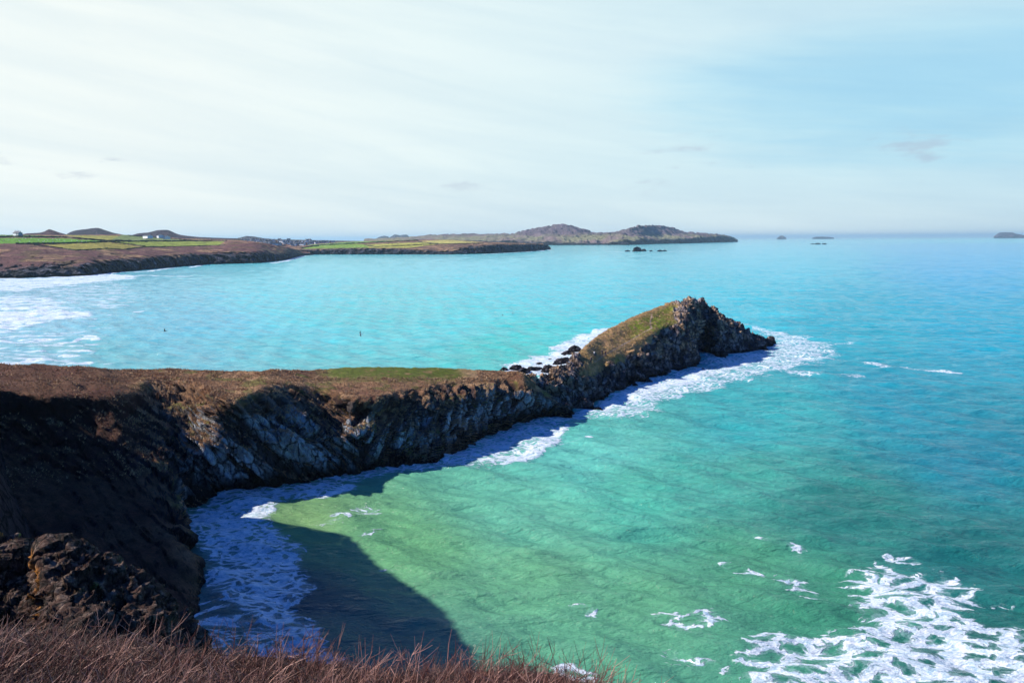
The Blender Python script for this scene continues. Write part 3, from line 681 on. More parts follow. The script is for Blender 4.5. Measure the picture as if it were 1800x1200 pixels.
for k, (x, y, w, h, lab) in enumerate([
        (888, 653, 3.0, 1.2, 'small black rock in the surf at the very end of the turf edge'),
        (906, 651, 4.4, 1.5, 'dark wet rock in the surf second from the turf edge'),
        (922, 658, 4.5, 1.8, 'pointed dark rock in the foam behind the rock neck'),
        (942, 650, 4.2, 1.0, 'flat dark rock in the white water, middle of the rock neck'),
        (947, 641, 2.4, 0.7, 'low black slab awash in foam farthest out behind the neck'),
        (962, 656, 4.0, 2.2, 'rugged dark boulder where the neck meets the foam'),
        (974, 648, 3.2, 0.9, 'thin slanting rock in the foam left of the islet foot'),
        (984, 641, 4.6, 1.8, 'broad jagged rock in the foam close to the islet foot'),
        (993, 638, 3.6, 2.0, 'pinkish topped rock against the left foot of the islet'),
        (1002, 624, 5.5, 1.4, 'long dark ledge in the surf at the back left of the islet'),
        (1012, 617, 5.0, 1.8, 'dark ledge joined to the back left slope of the islet'),
        (966, 633, 1.8, 0.5, 'tiny rock nearly covered by foam left of the islet'),
        (1010, 634, 3.5, 1.7, 'squat black rock between two tongues of surf by the islet'),
        (932, 652, 2.6, 1.2, 'small knobbly rock between the pointed and the flat one')]):
    put_rock(x, y, w, h, lab, 'rocks in the surf behind the neck')
for x, y, w, h, lab in [(1116, 679, 1.6, 0.8, 'small rock in the foam below the middle of the islet'), (1142, 672, 1.8, 0.7, 'rock just off the front foot of the islet'),
        (1087, 698, 1.5, 0.6, 'little dark rock in the foam at the lower front of the islet'), (1236, 652, 1.6, 0.8, 'boulder at the mouth of the sea cave'),
        (1316, 618, 4.5, 1.1, 'black ledge in the surf below the right tip of the islet'), (1347, 603, 3.8, 1.0, 'outermost dark rock off the right tip of the islet'),
        (1333, 612, 3.0, 0.9, 'low rock between the ledge and the outermost rock'), (1050, 722, 2.2, 0.8, 'wave washed rock at the right end of the neck')]:
    put_rock(x, y, w, h, lab, 'rocks at the front foot of the islet')
for x, y, w, h, lab in [(1104, 442, 18, 3.5, 'low left end of the black skerries in the bay'), (1120, 442, 26, 12, 'tallest of the black skerries in the bay'),
        (1131, 441.6, 16, 6, 'middle hump of the black skerries in the bay'), (1144, 441.8, 10, 3, 'tiny isolated skerry near the tall one'),
        (1160, 442, 16, 4, 'fifth black skerry, left of the pair at the right'), (1169, 441.6, 14, 3.4, 'rightmost black skerry in the bay'),
        (1428, 429.2, 18, 4, 'left rock of the small reef far out on the right'), (1437, 429.2, 30, 7, 'middle rock of the small reef far out on the right'), (1449, 429.2, 26, 6, 'right rock of the small reef far out on the right')]:
    put_rock(x, y, w, h, lab, 'skerries out in the bay', 'skerry')

# ------------------------------------------------------------------ the sea: one sheet to the horizon
def build_sea():
    az = np.concatenate([np.arange(-180, -42, 6), np.linspace(-40, 40, 760), np.arange(42, 181, 6)]) * math.pi / 180
    r = [0.5, 12, 25, 40, 52, 60]
    while r[-1] < 2600: r.append(r[-1] * (1.0034 if r[-1] < 420 else 1.006))
    while r[-1] < 40000: r.append(r[-1] * 1.06)
    r = np.array(r); A, RR = np.meshgrid(az, r)
    X = (RR * np.sin(A)).ravel(); Y = (RR * np.cos(A)).ravel(); rad = RR.ravel()
    P = np.stack([X, Y, np.zeros_like(X)], 1)
    px, py = project(P); front = (Y > 5) & (rad < 6000)
    # --- swell
    Z = np.zeros_like(X); rs = np.random.default_rng(5)
    for k in range(46):
        L = 2.2 * (1.065 ** k); th = R(-158) + rs.normal(0, 0.42); kx, ky = math.sin(th), math.cos(th)
        amp = 0.0125 * L ** 0.8; ph = rs.uniform(0, 6.28); fade = 1 - sstep(L / 0.012 * 0.6, L / 0.012 * 1.3, rad * 1.0)
        w = np.sin((X * kx + Y * ky) * 2 * math.pi / L + ph + 1.5 * np.sin((X * ky - Y * kx) / (L * 2.7) + ph * 3))
        Z += amp * fade * (w + 0.25 * w * w) * (0.32 if L > 14 else 1.0)
    # --- foam
    foam = np.zeros_like(X); 
    wx = X + 1.2 * 0; 
    nf = np.zeros_like(X); nf[front] = fbm(P[front] / 7.0, 4, 900)
    nf2 = np.zeros_like(X); nf2[front] = fbm(P[front] / np.array([40., 40., 1.]), 3, 905)
    def region(poly, level, soft, wob=1.0):
        """poly in photo points on the water; soft in metres"""
        W = np.array([at_z(a, b, 0)[:2] for a, b in poly]); 
        x0, y0 = W.min(0) - soft * 3 - 5; x1, y1 = W.max(0) + soft * 3 + 5
        m = front & (X > x0) & (X < x1) & (Y > y0) & (Y < y1)
        if not m.any(): return
        wl = [tuple(w) for w in W]
        d = np.abs(polydist(X[m], Y[m], wl + [wl[0]])); ins = inpoly(X[m], Y[m], wl); sd = np.where(ins, d, -d)
        v = level * sstep(-soft, soft, sd + nf[m] * soft * 1.6 * wob)
        foam[m] = np.maximum(foam[m], v)
    def streak(line, level, w):
        W = [tuple(at_z(a, b, 0)[:2]) for a, b in line]; Wn = np.array(W)
        x0, y0 = Wn.min(0) - w * 4; x1, y1 = Wn.max(0) + w * 4
        m = front & (X > x0) & (X < x1) & (Y > y0) & (Y < y1)
        d = np.abs(polydist(X[m], Y[m], W)); foam[m] = np.maximum(foam[m], level * sstep(w * 1.5, w * 0.2, d + nf[m] * w * 1.6))
    # the cove surf
    region([(316, 905), (380, 868), (440, 858), (500, 850), (545, 850), (600, 848), (608, 864), (575, 876), (520, 876), (488, 884), (470, 905), (480, 930), (520, 960), (545, 1000), (562, 1040), (535, 1070), (555, 1105), (590, 1160), (640, 1240), (440, 1240), (425, 1130), (402, 1095), (395, 1055), (372, 1025), (366, 985), (335, 945)], 0.72, 1.6)
    region([(350, 900), (430, 880), (480, 885), (450, 920), (500, 970), (530, 1020), (510, 1060), (520, 1110), (560, 1170), (470, 1170), (440, 1110), (410, 1050), (390, 990)], 0.80, 2.5)
    region([(330, 1080), (420, 1078), (440, 1120), (440, 1200), (300, 1200)], 0.50, 2.5)
    streak([(338, 1082), (360, 1074), (400, 1070)], 0.95, 0.35); streak([(352, 1062), (380, 1056), (400, 1056)], 0.85, 0.25)
    streak([(330, 1100), (370, 1094), (420, 1098)], 0.9, 0.8)
    # along the cliff foot
    region([(500, 850), (600, 828), (700, 820), (780, 798), (850, 765), (930, 738), (1050, 722), (1040, 738), (1000, 748), (960, 782), (925, 808), (880, 818), (800, 824), (700, 834), (620, 848)], 0.66, 2.0)
    region([(760, 812), (850, 780), (930, 748), (990, 740), (950, 770), (900, 795), (820, 815)], 0.78, 2.0)
    region([(990, 748), (1012, 746), (975, 780), (935, 808), (885, 822), (900, 806), (945, 780)], 1.0, 1.0)
    streak([(540, 872), (580, 870), (606, 860)], 1.0, 1.3)
    # round the islet
    region([(1000, 745), (1040, 712), (1055, 698), (1100, 678), (1160, 655), (1230, 645), (1240, 618), (1290, 620), (1355, 605), (1362, 598), (1310, 572), (1370, 582), (1430, 600), (1450, 618), (1430, 640), (1360, 655), (1290, 672), (1250, 690), (1170, 708), (1150, 726), (1060, 738)], 0.62, 3.5)
    region([(1010, 740), (1050, 705), (1110, 684), (1170, 662), (1250, 648), (1290, 630), (1360, 615), (1350, 632), (1290, 652), (1220, 675), (1130, 705), (1060, 722)], 0.92, 3.0)
    region([(1330, 585), (1400, 590), (1450, 605), (1470, 620), (1430, 645), (1370, 640), (1350, 615)], 0.55, 5.0)
    streak([(1440, 630), (1500, 636), (1560, 645), (1610, 651), (1680, 656)], 0.72, 1.6)
    streak([(1420, 612), (1490, 603)], 0.5, 2.0); streak([(1400, 655), (1520, 662)], 0.5, 3.0)
    region([(884, 642), (930, 630), (965, 622), (985, 603), (1035, 585), (1090, 572), (1070, 600), (1040, 660), (980, 672), (930, 664), (895, 655)], 0.95, 3.0)
    # lace at the lower right
    region([(1322, 1165), (1362, 1118), (1430, 1128), (1500, 1128), (1530, 1100), (1494, 1065), (1512, 1010), (1550, 992), (1600, 1012), (1640, 1004), (1700, 1030), (1765, 1062), (1715, 1090), (1800, 1112), (1960, 1150), (1960, 1300), (1300, 1300)], 0.71, 1.8)
    region([(1560, 1075), (1640, 1060), (1720, 1110), (1850, 1160), (1850, 1260), (1500, 1260), (1560, 1150)], 0.84, 3.0)
    streak([(1330, 950), (1365, 958), (1408, 966)], 0.56, 0.8); streak([(1280, 995), (1300, 1005), (1330, 1010)], 0.52, 0.8); streak([(1395, 1018), (1430, 1060)], 0.48, 1.8)
    streak([(1155, 1090), (1200, 1100), (1250, 1095)], 0.42, 1.3); streak([(1560, 980), (1600, 985)], 0.5, 1.0); streak([(670, 1003), (690, 1005)], 0.6, 0.5)
    streak([(560, 925), (640, 905)], 0.44, 2.2); streak([(600, 955), (700, 925)], 0.42, 2.0); streak([(1015, 1072), (1040, 1080)], 0.5, 0.8); streak([(1200, 1155), (1280, 1180)], 0.38, 1.6)
    streak([(990, 1178), (1030, 1190)], 0.8, 0.9); streak([(985, 781), (1035, 770)], 0.55, 0.8)
    # surf on the beach side of the bay
    region([(-120, 488), (60, 489), (150, 484), (168, 481), (240, 484), (235, 490), (160, 497), (60, 508), (-120, 525)], 0.74, 7)
    streak([(160, 490), (200, 487), (250, 484), (330, 486)], 0.8, 6)
    region([(-120, 522), (60, 520), (120, 530), (110, 545), (-120, 548)], 0.62, 5)
    region([(-120, 552), (90, 545), (150, 549), (175, 556), (110, 562), (50, 576), (-120, 590)], 0.76, 3.5)
    streak([(-100, 601), (20, 603), (60, 600), (78, 598)], 0.95, 3); streak([(55, 607), (110, 606), (158, 592), (170, 598)], 0.95, 2)
    streak([(110, 586), (160, 583)], 0.9, 1.2); streak([(110, 626), (150, 624)], 0.9, 1.2); streak([(0, 625), (60, 622)], 0.6, 2.5); streak([(90, 640), (160, 638)], 0.75, 1.5); streak([(-60, 642), (60, 640)], 0.6, 2.5)
    streak([(180, 552), (250, 548)], 0.6, 2.5); streak([(-60, 512), (170, 510)], 0.55, 8)
    region([(-120, 490), (200, 490), (260, 520), (180, 560), (180, 640), (-120, 660)], 0.44, 12)
    # far shore foam
    for line, lv, w in [([(-200, 499), (0, 491), (150, 486), (215, 478.6), (255, 477.5), (300, 471.5)], 0.95, 6), ([(295, 471.5), (335, 470), (350, 467)], 0.95, 5),
            ([(350, 466.5), (450, 464)], 0.7, 4), ([(480, 462.5), (500, 459.5), (525, 452), (535, 450)], 0.95, 7), ([(530, 450), (700, 448.4), (800, 448.6), (850, 447.4)], 0.75, 7),
            ([(850, 447.2), (945, 441.6), (970, 439.2)], 0.9, 7), ([(1072, 442.6), (1100, 443), (1180, 442.6)], 0.95, 8), ([(1415, 429.6), (1465, 429.6)], 0.95, 12), ([(1180, 442), (1260, 440)], 0.55, 10),
            ([(1495, 434.2), (1535, 435)], 0.62, 9), ([(1240, 437), (1300, 438)], 0.5, 9)]:
        streak(line, lv, w)
    Z += foam * np.where(front, np.maximum(0, nf + 0.2), 0) * (0.35 + 0.9 * (np.abs(X + 200) < 130) * (Y > 220) * (Y < 700))
    # --- body colour of the water: sand-clouded green in the cove, turquoise over the shallows, deeper blue-green outside, some shade painted into the cove
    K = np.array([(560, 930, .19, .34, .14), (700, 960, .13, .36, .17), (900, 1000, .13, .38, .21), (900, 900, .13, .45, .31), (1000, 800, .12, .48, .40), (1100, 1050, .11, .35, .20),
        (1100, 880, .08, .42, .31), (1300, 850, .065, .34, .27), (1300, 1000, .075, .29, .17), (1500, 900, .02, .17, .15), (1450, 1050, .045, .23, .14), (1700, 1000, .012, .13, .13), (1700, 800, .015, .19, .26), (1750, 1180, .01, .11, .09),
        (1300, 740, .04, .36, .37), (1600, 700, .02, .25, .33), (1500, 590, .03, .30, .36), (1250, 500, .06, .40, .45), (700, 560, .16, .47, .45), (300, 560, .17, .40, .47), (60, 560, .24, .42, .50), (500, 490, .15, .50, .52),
        (900, 620, .09, .46, .40), (1000, 480, .09, .46, .49), (1300, 450, .05, .40, .48), (1700, 440, .02, .28, .47), (1750, 600, .02, .28, .37), (200, 1000, .1, .2, .2), (200, 640, .16, .42, .44), (800, 440, .14, .50, .53), (2200, 700, .02, .22, .28), (480, 1040, .04, .10, .11), (600, 1130, .05, .15, .13)])  # last two points darken the tint where the cove lies in shadow
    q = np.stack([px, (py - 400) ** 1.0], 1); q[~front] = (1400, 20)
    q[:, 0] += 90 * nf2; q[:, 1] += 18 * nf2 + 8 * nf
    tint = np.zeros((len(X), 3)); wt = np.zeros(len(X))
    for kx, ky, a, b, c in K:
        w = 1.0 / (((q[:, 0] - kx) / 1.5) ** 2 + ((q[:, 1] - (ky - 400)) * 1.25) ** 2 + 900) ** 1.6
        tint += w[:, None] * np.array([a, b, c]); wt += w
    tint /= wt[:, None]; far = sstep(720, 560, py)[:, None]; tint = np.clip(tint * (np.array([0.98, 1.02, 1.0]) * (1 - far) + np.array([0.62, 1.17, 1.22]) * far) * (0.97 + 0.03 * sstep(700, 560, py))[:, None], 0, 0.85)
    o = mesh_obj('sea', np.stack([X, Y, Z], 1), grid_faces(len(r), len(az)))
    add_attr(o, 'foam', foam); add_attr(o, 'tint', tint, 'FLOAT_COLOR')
    lace = np.where(front & (Y < 175) & (py > 860) & (px > 800), 1.0, 0.0); add_attr(o, 'lace', lace); add_attr(o, 'roller', sstep(200, 260, Y) * sstep(0, -60, X))
    # --- material
    m, nt, b = new_mat('sea_water'); tc = nd(nt, 'ShaderNodeTexCoord'); v = tc.outputs['Object']
    fo = nd(nt, 'ShaderNodeAttribute', attribute_name='foam').outputs['Fac']; ti = nd(nt, 'ShaderNodeAttribute', attribute_name='tint').outputs['Color']
    lc = nd(nt, 'ShaderNodeAttribute', attribute_name='lace').outputs['Fac']
    wv = nd(nt, 'ShaderNodeTexNoise'); wv.inputs['Scale'].default_value = 0.22; wv.inputs['Detail'].default_value = 4; lk(nt, v, wv.inputs['Vector'])
    off = nd(nt, 'ShaderNodeVectorMath', operation='MULTIPLY_ADD'); lk(nt, wv.outputs['Color'], off.inputs[0]); off.inputs[1].default_value = (5.0, 5.0, 0); wv.inputs['Detail'].default_value = 5; wv.inputs['Roughness'].default_value = 0.5; lk(nt, v, off.inputs[2])
    def cell(scale, rot, sx, feature='DISTANCE_TO_EDGE'):
        vo = nd(nt, 'ShaderNodeTexVoronoi'); vo.feature = feature; vo.inputs['Scale'].default_value = scale; vo.voronoi_dimensions = '2D'
        lk(nt, mapping(nt, off.outputs[0], (sx, 1, 1), (0, 0, rot)), vo.inputs['Vector']); return vo.outputs['Distance']
    e1 = cell(0.42, R(28), 0.5); e2 = cell(1.25, R(20), 0.6)
    l1 = maprange(nt, e1, 0.0, 0.40, 1.0, 0.0); l2 = maprange(nt, e2, 0.0, 0.34, 1.0, 0.0)
    fine = noise_n(nt, v, 1.3, 8, 0.72, 1.6)
    lacev = math_n(nt, 'ADD', math_n(nt, 'ADD', math_n(nt, 'MULTIPLY', l1, 1.15), math_n(nt, 'MULTIPLY', l2, 0.42)), math_n(nt, 'MULTIPLY_ADD', fine, 0.62)); lacev.node.inputs[1].links[0].from_node.inputs[2].default_value = -0.76
    e3 = cell(0.8, R(50), 0.55); l3 = maprange(nt, e3, 0.0, 0.3, 1.0, 0.0)
    surf = noise_n(nt, mapping(nt, off.outputs[0], (0.5, 1.1, 1), (0, 0, R(35))), 0.42, 10, 0.70, 1.6)
    surfv = math_n(nt, 'ADD', math_n(nt, 'MULTIPLY', l3, 0.45), math_n(nt, 'MULTIPLY', maprange(nt, surf, 0.30, 0.70, -0.25, 1.0), 0.75))
    roll = nd(nt, 'ShaderNodeAttribute', attribute_name='roller').outputs['Fac']
    rn = noise_n(nt, mapping(nt, v, (0.22, 1.0, 1), (0, 0, R(8))), 0.16, 9, 0.66, 0.9)
    rollv = maprange(nt, rn, 0.30, 0.70)
    sm = nd(nt, 'ShaderNodeMix'); sm.data_type = 'FLOAT'; lk(nt, roll, sm.inputs[0]); lk(nt, surfv, sm.inputs[2]); lk(nt, rollv, sm.inputs[3])
    pat = nd(nt, 'ShaderNodeMix'); pat.data_type = 'FLOAT'; lk(nt, lc, pat.inputs[0]); lk(nt, sm.outputs[0], pat.inputs[2]); lk(nt, lacev, pat.inputs[3])
    th = math_n(nt, 'SUBTRACT', 1.0, math_n(nt, 'MULTIPLY', fo, maprange(nt, noise_n(nt, v, 0.20, 3, 0.5, 0.5), 0.35, 0.65, 0.80, 1.10)))
    dlt = math_n(nt, 'SUBTRACT', pat.outputs[0], th)
    fm = math_n(nt, 'MULTIPLY', maprange(nt, dlt, -0.02, 0.15, 0, 1, True), maprange(nt, fo, 0.08, 0.25, 0, 1))
    milk = maprange(nt, dlt, -0.45, 0.05, 0.0, 0.38, True)
    milk = math_n(nt, 'MULTIPLY', milk, maprange(nt, fo, 0.2, 0.6))
    # tint variation
    big = noise_n(nt, mapping(nt, v, (0.4, 1, 1), (0, 0, R(-10))), 0.035, 5, 0.6)
    tv = maprange(nt, big, 0.3, 0.7, 0.90, 1.10)
    cc = nd(nt, 'ShaderNodeCombineColor'); [lk(nt, tv, cc.inputs[i]) for i in range(3)]
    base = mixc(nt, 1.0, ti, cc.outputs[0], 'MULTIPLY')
    base = mixc(nt, milk, base, (0.45, 0.62, 0.66))
    fcol = mixc(nt, maprange(nt, noise_n(nt, mapping(nt, off.outputs[0], (0.5, 1.2, 1), (0, 0, R(25))), 1.9, 8, 0.7, 0.8), 0.38, 0.62), (0.34, 0.50, 0.60), (0.90, 0.92, 0.94))
    base = mixc(nt, fm, base, fcol)
    lk(nt, base, b.inputs['Base Color']); b.inputs['IOR'].default_value = 1.333
    lk(nt, maprange(nt, fm, 0, 1, 0.10, 0.7), b.inputs['Roughness'])
    lk(nt, maprange(nt, fm, 0, 1, 0.28, 0.15), b.inputs['Specular IOR Level'])
    # ripples
    w1 = noise_n(nt, mapping(nt, v, (0.36, 1.0, 1), (0, 0, R(12))), 0.62, 5, 0.60, 0.12)
    w2 = noise_n(nt, mapping(nt, v, (0.42, 1.0, 1), (0, 0, R(-8))), 2.0, 6, 0.66, 0.15)
    w3 = noise_n(nt, mapping(nt, v, (0.4, 1.0, 1), (0, 0, R(5))), 0.11, 4, 0.6, 0.3)
    hh = math_n(nt, 'ADD', math_n(nt, 'ADD', math_n(nt, 'MULTIPLY', w1, 0.85), math_n(nt, 'MULTIPLY', w2, 0.34)), math_n(nt, 'MULTIPLY', w3, 1.0))
    hh = math_n(nt, 'ADD', hh, math_n(nt, 'MULTIPLY', fm, 0.10))
    bp = nd(nt, 'ShaderNodeBump'); bp.inputs['Strength'].default_value = 1.0; bp.inputs['Distance'].default_value = 0.95
    lk(nt, hh, bp.inputs['Height']); lk(nt, bp.outputs[0], b.inputs['Normal'])
    o.data.materials.append(m)
    tag(o, 'turquoise and green sea reaching to the horizon, white surf along the rocks', 'sea', kind='structure')
build_sea()

# ------------------------------------------------------------------ twiggy bank in the foreground
def build_bank():
    # crest of the bare ground in the photo (twigs stand above it), distance in metres
    crest = [(-900, 1120), (-300, 1105), (0, 1118), (250, 1140), (500, 1172), (700, 1185), (850, 1180), (980, 1195), (1060, 1225), (1150, 1300), (1500, 1600)]
    dist = [(-900, 7.5), (0, 6.0), (500, 5.0), (1000, 4.2), (1200, 3.4), (1500, 3.0)]
    xs = [-900, -600, -300, -100, 50, 200, 350, 500, 650, 800, 900, 980, 1060, 1120, 1180, 1300, 1500]
    C = []
    for x in xs:
        y = interp(crest, x); d = interp(dist, x); c = at_d(x, y, d); u = c / math.hypot(c[0], c[1]); u[2] = 0
        f1 = u * d * 0.62; f1[2] = c[2] * 0.45 + 43.35 * 0.55 + 0.05; f2 = u * d * 0.3; f2[2] = 43.25; f3 = -u * 0.5; f3[2] = 43.3
        k1 = c + u * 0.9; k1[2] -= 0.9; k2 = c + u * 2.5; k2[2] -= 5.5; k3 = c + u * 4; k3[2] -= 14
        C.append([k3, k2, k1, c, f1, f2, f3])
    A = np.array(C).transpose(1, 0, 2)
    def disp(P, N, RP, CP):
        Q = P.copy(); Q[:, 2] += fbm(P / 0.8, 4, 950) * 0.12; return Q
    o, P = patch('heath_bank', A, [12] * (len(xs) - 1), [6, 6, 10, 16, 12, 6], disp,
                 lambda P, N, RP, CP: (np.tile(HEATH * 0.22, (len(P), 1)) * (1 + 0.5 * fbm(P / 0.2, 3, 955))[:, None], np.zeros(len(P))), MAT_NEAR)
    tag(o, 'dark earth bank under the tangle of bare twigs', 'ground', kind='structure')
    bvh = BVHTree.FromPolygons([tuple(v) for v in P.tolist()], [tuple(f) for f in grid_faces(*[int(n) for n in (sum([6, 6, 10, 16, 12, 6]) + 1, 12 * (len(xs) - 1) + 1)]).tolist()])
    V = []; Fc = []; T = []
    def tube(pts, r0, r1, shade):
        b0 = len(V); n = len(pts)
        for i, p in enumerate(pts):
            r = r0 + (r1 - r0) * i / (n - 1)
            d = (pts[min(i + 1, n - 1)] - pts[max(i - 1, 0)]); d /= np.linalg.norm(d) + 1e-9
            a = np.cross(d, (0.3, 0.9, 0.1)); a /= np.linalg.norm(a) + 1e-9; bb = np.cross(d, a)
            for k in range(3):
                t = 2.094 * k; V.append(p + (a * math.cos(t) + bb * math.sin(t)) * r); T.append(shade)
        for i in range(n - 1):
            for k in range(3):
                k2 = (k + 1) % 3; Fc.append((b0 + i * 3 + k, b0 + i * 3 + k2, b0 + i * 3 + 3 + k2, b0 + i * 3 + 3 + k))
    g = np.random.default_rng(11); count = 0; wind = np.array([0.42, 0.12, 0.0])
    while count < 30000:
        px = g.uniform(-260, 1110); cy = interp(crest, px); py = cy + abs(g.normal(0, 1)) ** 1.1 * 75 - 6
        if py > 1420: continue
        v = ray(px, py); h = bvh.ray_cast(Vector((0, 0, EYE)), Vector(v), 30)
        if h[0] is None: continue
        p = np.array(h[0]); p[2] -= 0.03; count += 1
        dd = math.hypot(p[0], p[1])
        L = g.uniform(0.05, 0.15); big = g.random() < 0.05
        if big: L = g.uniform(0.16, 0.34)
        d = np.array([g.normal(0, .5), g.normal(0, .5), 1.0]) + wind * g.uniform(0.0, 1.5)
        if g.random() < 0.22: d[2] = g.uniform(0.05, 0.4)
        d /= np.linalg.norm(d); bend = np.array([g.normal(0, .25), g.normal(0, .25), -0.1])
        pts = [p, p + d * L * .35, p + (d + bend * .3) * L * .7, p + (d + bend * .7) * L]
        r = (0.0022 if big else 0.0015) * g.uniform(0.7, 1.3) * (0.8 + dd / 12)
        s = g.random() ** (1.0 if big else 2.6); tube(pts, r, r * 0.35, s)
        for _ in range(2 if big else int(g.random() < 0.7)):      # side twigs
            q = pts[1 + (g.random() < .5)]; d2 = d + g.normal(0, .6, 3); d2 /= np.linalg.norm(d2)
            tube([q, q + d2 * L * .25, q + d2 * L * .45 + np.array([0, 0, .01])], r * .7, r * .3, s)
    V = np.array(V); o = mesh_obj('heather_twigs', V, Fc, smooth=True)
    add_attr(o, 'shade', T)
    m, nt, b = new_mat('twig_bark'); at = nd(nt, 'ShaderNodeAttribute', attribute_name='shade')
    cr = nd(nt, 'ShaderNodeValToRGB'); e = cr.color_ramp.elements; e[0].color = (0.030, 0.008, 0.006, 1); e[1].color = (0.56, 0.31, 0.24, 1); m_ = cr.color_ramp.elements.new(0.55); m_.color = (0.11, 0.024, 0.016, 1)
    lk(nt, at.outputs['Fac'], cr.inputs[0]); lk(nt, cr.outputs[0], b.inputs['Base Color']); b.inputs['Roughness'].default_value = 0.55
    o.data.materials.append(m)
    tag(o, 'dense tangle of bare reddish heather twigs along the bottom of the picture', 'heather', kind='stuff')
build_bank()

# ------------------------------------------------------------------ things set down on the land
def bvh_of(o):
    me = o.data; v = np.empty(len(me.vertices) * 3, np.float32); me.vertices.foreach_get('co', v); f = np.empty(len(me.loops), np.int32); me.loops.foreach_get('vertex_index', f)
    return BVHTree.FromPolygons(v.reshape(-1, 3).tolist(), f.reshape(-1, 4).tolist())
BV = {}
def hit(o, px, py):
    if o.name not in BV: BV[o.name] = bvh_of(o)
    r = BV[o.name].ray_cast(Vector((0, 0, EYE)), Vector(ray(px, py)).normalized(), 90000)
    return np.array(r[0]) if r[0] else None
def boxes(lst):
    """lst of (centre, half size) -> V, F"""
    V = []; Fc = []
    for (cx, cy, cz), (a, b, c) in lst:
        k = len(V)
        for dz in (-c, c):
            for dx, dy in ((-a, -b), (a, -b), (a, b), (-a, b)): V.append((cx + dx, cy + dy, cz + dz))
        for f in ((3, 2, 1, 0), (4, 5, 6, 7), (0, 1, 5, 4), (1, 2, 6, 5), (2, 3, 7, 6), (3, 0, 4, 7)): Fc.append([k + i for i in f])
    return V, Fc
def empty(name, loc, rz=0, label=None, cat=None, group=None, s=1.0):
    e = bpy.data.objects.new(name, None); COL.objects.link(e); e.location = loc; e.rotation_euler = (0, 0, rz); e.scale = (s, s, s); e.empty_display_size = 0.5
    return tag(e, label, cat, group)
def copy_tree(o, parent=None):
    c = o.copy(); COL.objects.link(c)
    if parent: c.parent = parent
    for ch in o.children: copy_tree(ch, c)
    return c

# hedge banks between the fields
M_HEDGE = plain_mat('hedge', (0.035, 0.045, 0.02), 0.9, 0.4, 0.5)
def hedge(land, line, h, w, label, group):
    pts = []
    for (x0, y0), (x1, y1) in zip(line[:-1], line[1:]):
        n = max(2, int(abs(x1 - x0) / 3))
        for i in range(n + 1):
            t = i / n; p = hit(land, x0 + (x1 - x0) * t, y0 + (y1 - y0) * t)
            if p is not None and (not pts or np.linalg.norm(p - pts[-1]) < 260): pts.append(p)
    if len(pts) < 3: print('hedge lost', label); return
    V = []; Fc = []; n = len(pts); h = h * 0.6; w = w * 0.8
    for i, p in enumerate(pts):
        d = pts[min(i + 1, n - 1)] - pts[max(i - 1, 0)]; d[2] = 0; d /= np.linalg.norm(d) + 1e-9; s = np.array([-d[1], d[0], 0]); hh = h * random.uniform(0.75, 1.25)
        for a, z in ((-w, -2), (-w * .7, hh * .8), (0, hh), (w * .7, hh * .8), (w, -2)): V.append(p + s * a + np.array([0, 0, z]))
    for i in range(n - 1):
        for k in range(4): Fc.append((i * 5 + k, i * 5 + k + 1, i * 5 + 6 + k, i * 5 + 5 + k))
    tag(mesh_obj('hedge_bank', V, Fc, M_HEDGE), label, 'hedge', group)
GA = 'hedge banks on the left headland'; GB = 'hedge banks on the flat point'
hedge(headA, [(-60, 417.5), (40, 416.6), (110, 417.4), (185, 423.5), (230, 424)], 4.0, 2, 'hedge bank above the bright green sheep field', GA)
hedge(headA, [(28, 429), (90, 428.6), (160, 426.4), (190, 425), (300, 423.8), (398, 423.6)], 3.6, 2, 'long dark hedge bank below the sheep field running towards the village', GA)
hedge(headA, [(190, 425.4), (225, 429), (256, 433.4)], 2.6, 1.5, 'short slanting hedge bank between the two lower fields', GA)
hedge(headA, [(60, 430.5), (110, 436.5), (132, 440.5), (190, 437), (215, 439), (255, 434.4), (330, 433), (395, 431)], 2.2, 1.5, 'hedge bank along the bottom of the fields above the heath', GA)
hedge(headA, [(225, 414), (300, 420), (345, 423)], 2.6, 1.5, 'faint hedge bank high on the skyline field', GA)
hedge(headB, [(530, 436.4), (560, 431.6), (640, 427.4), (735, 422.8)], 5, 3, 'dark hedge bank crossing the whole flat point', GB)
hedge(headB, [(640, 430.6), (660, 434), (760, 429.3), (850, 428.3)], 3, 2, 'hedge bank below the yellow pasture of the flat point', GB)
hedge(headB, [(735, 425.6), (770, 428.6)], 3, 2, 'short hedge bank between the two yellow pastures', GB)

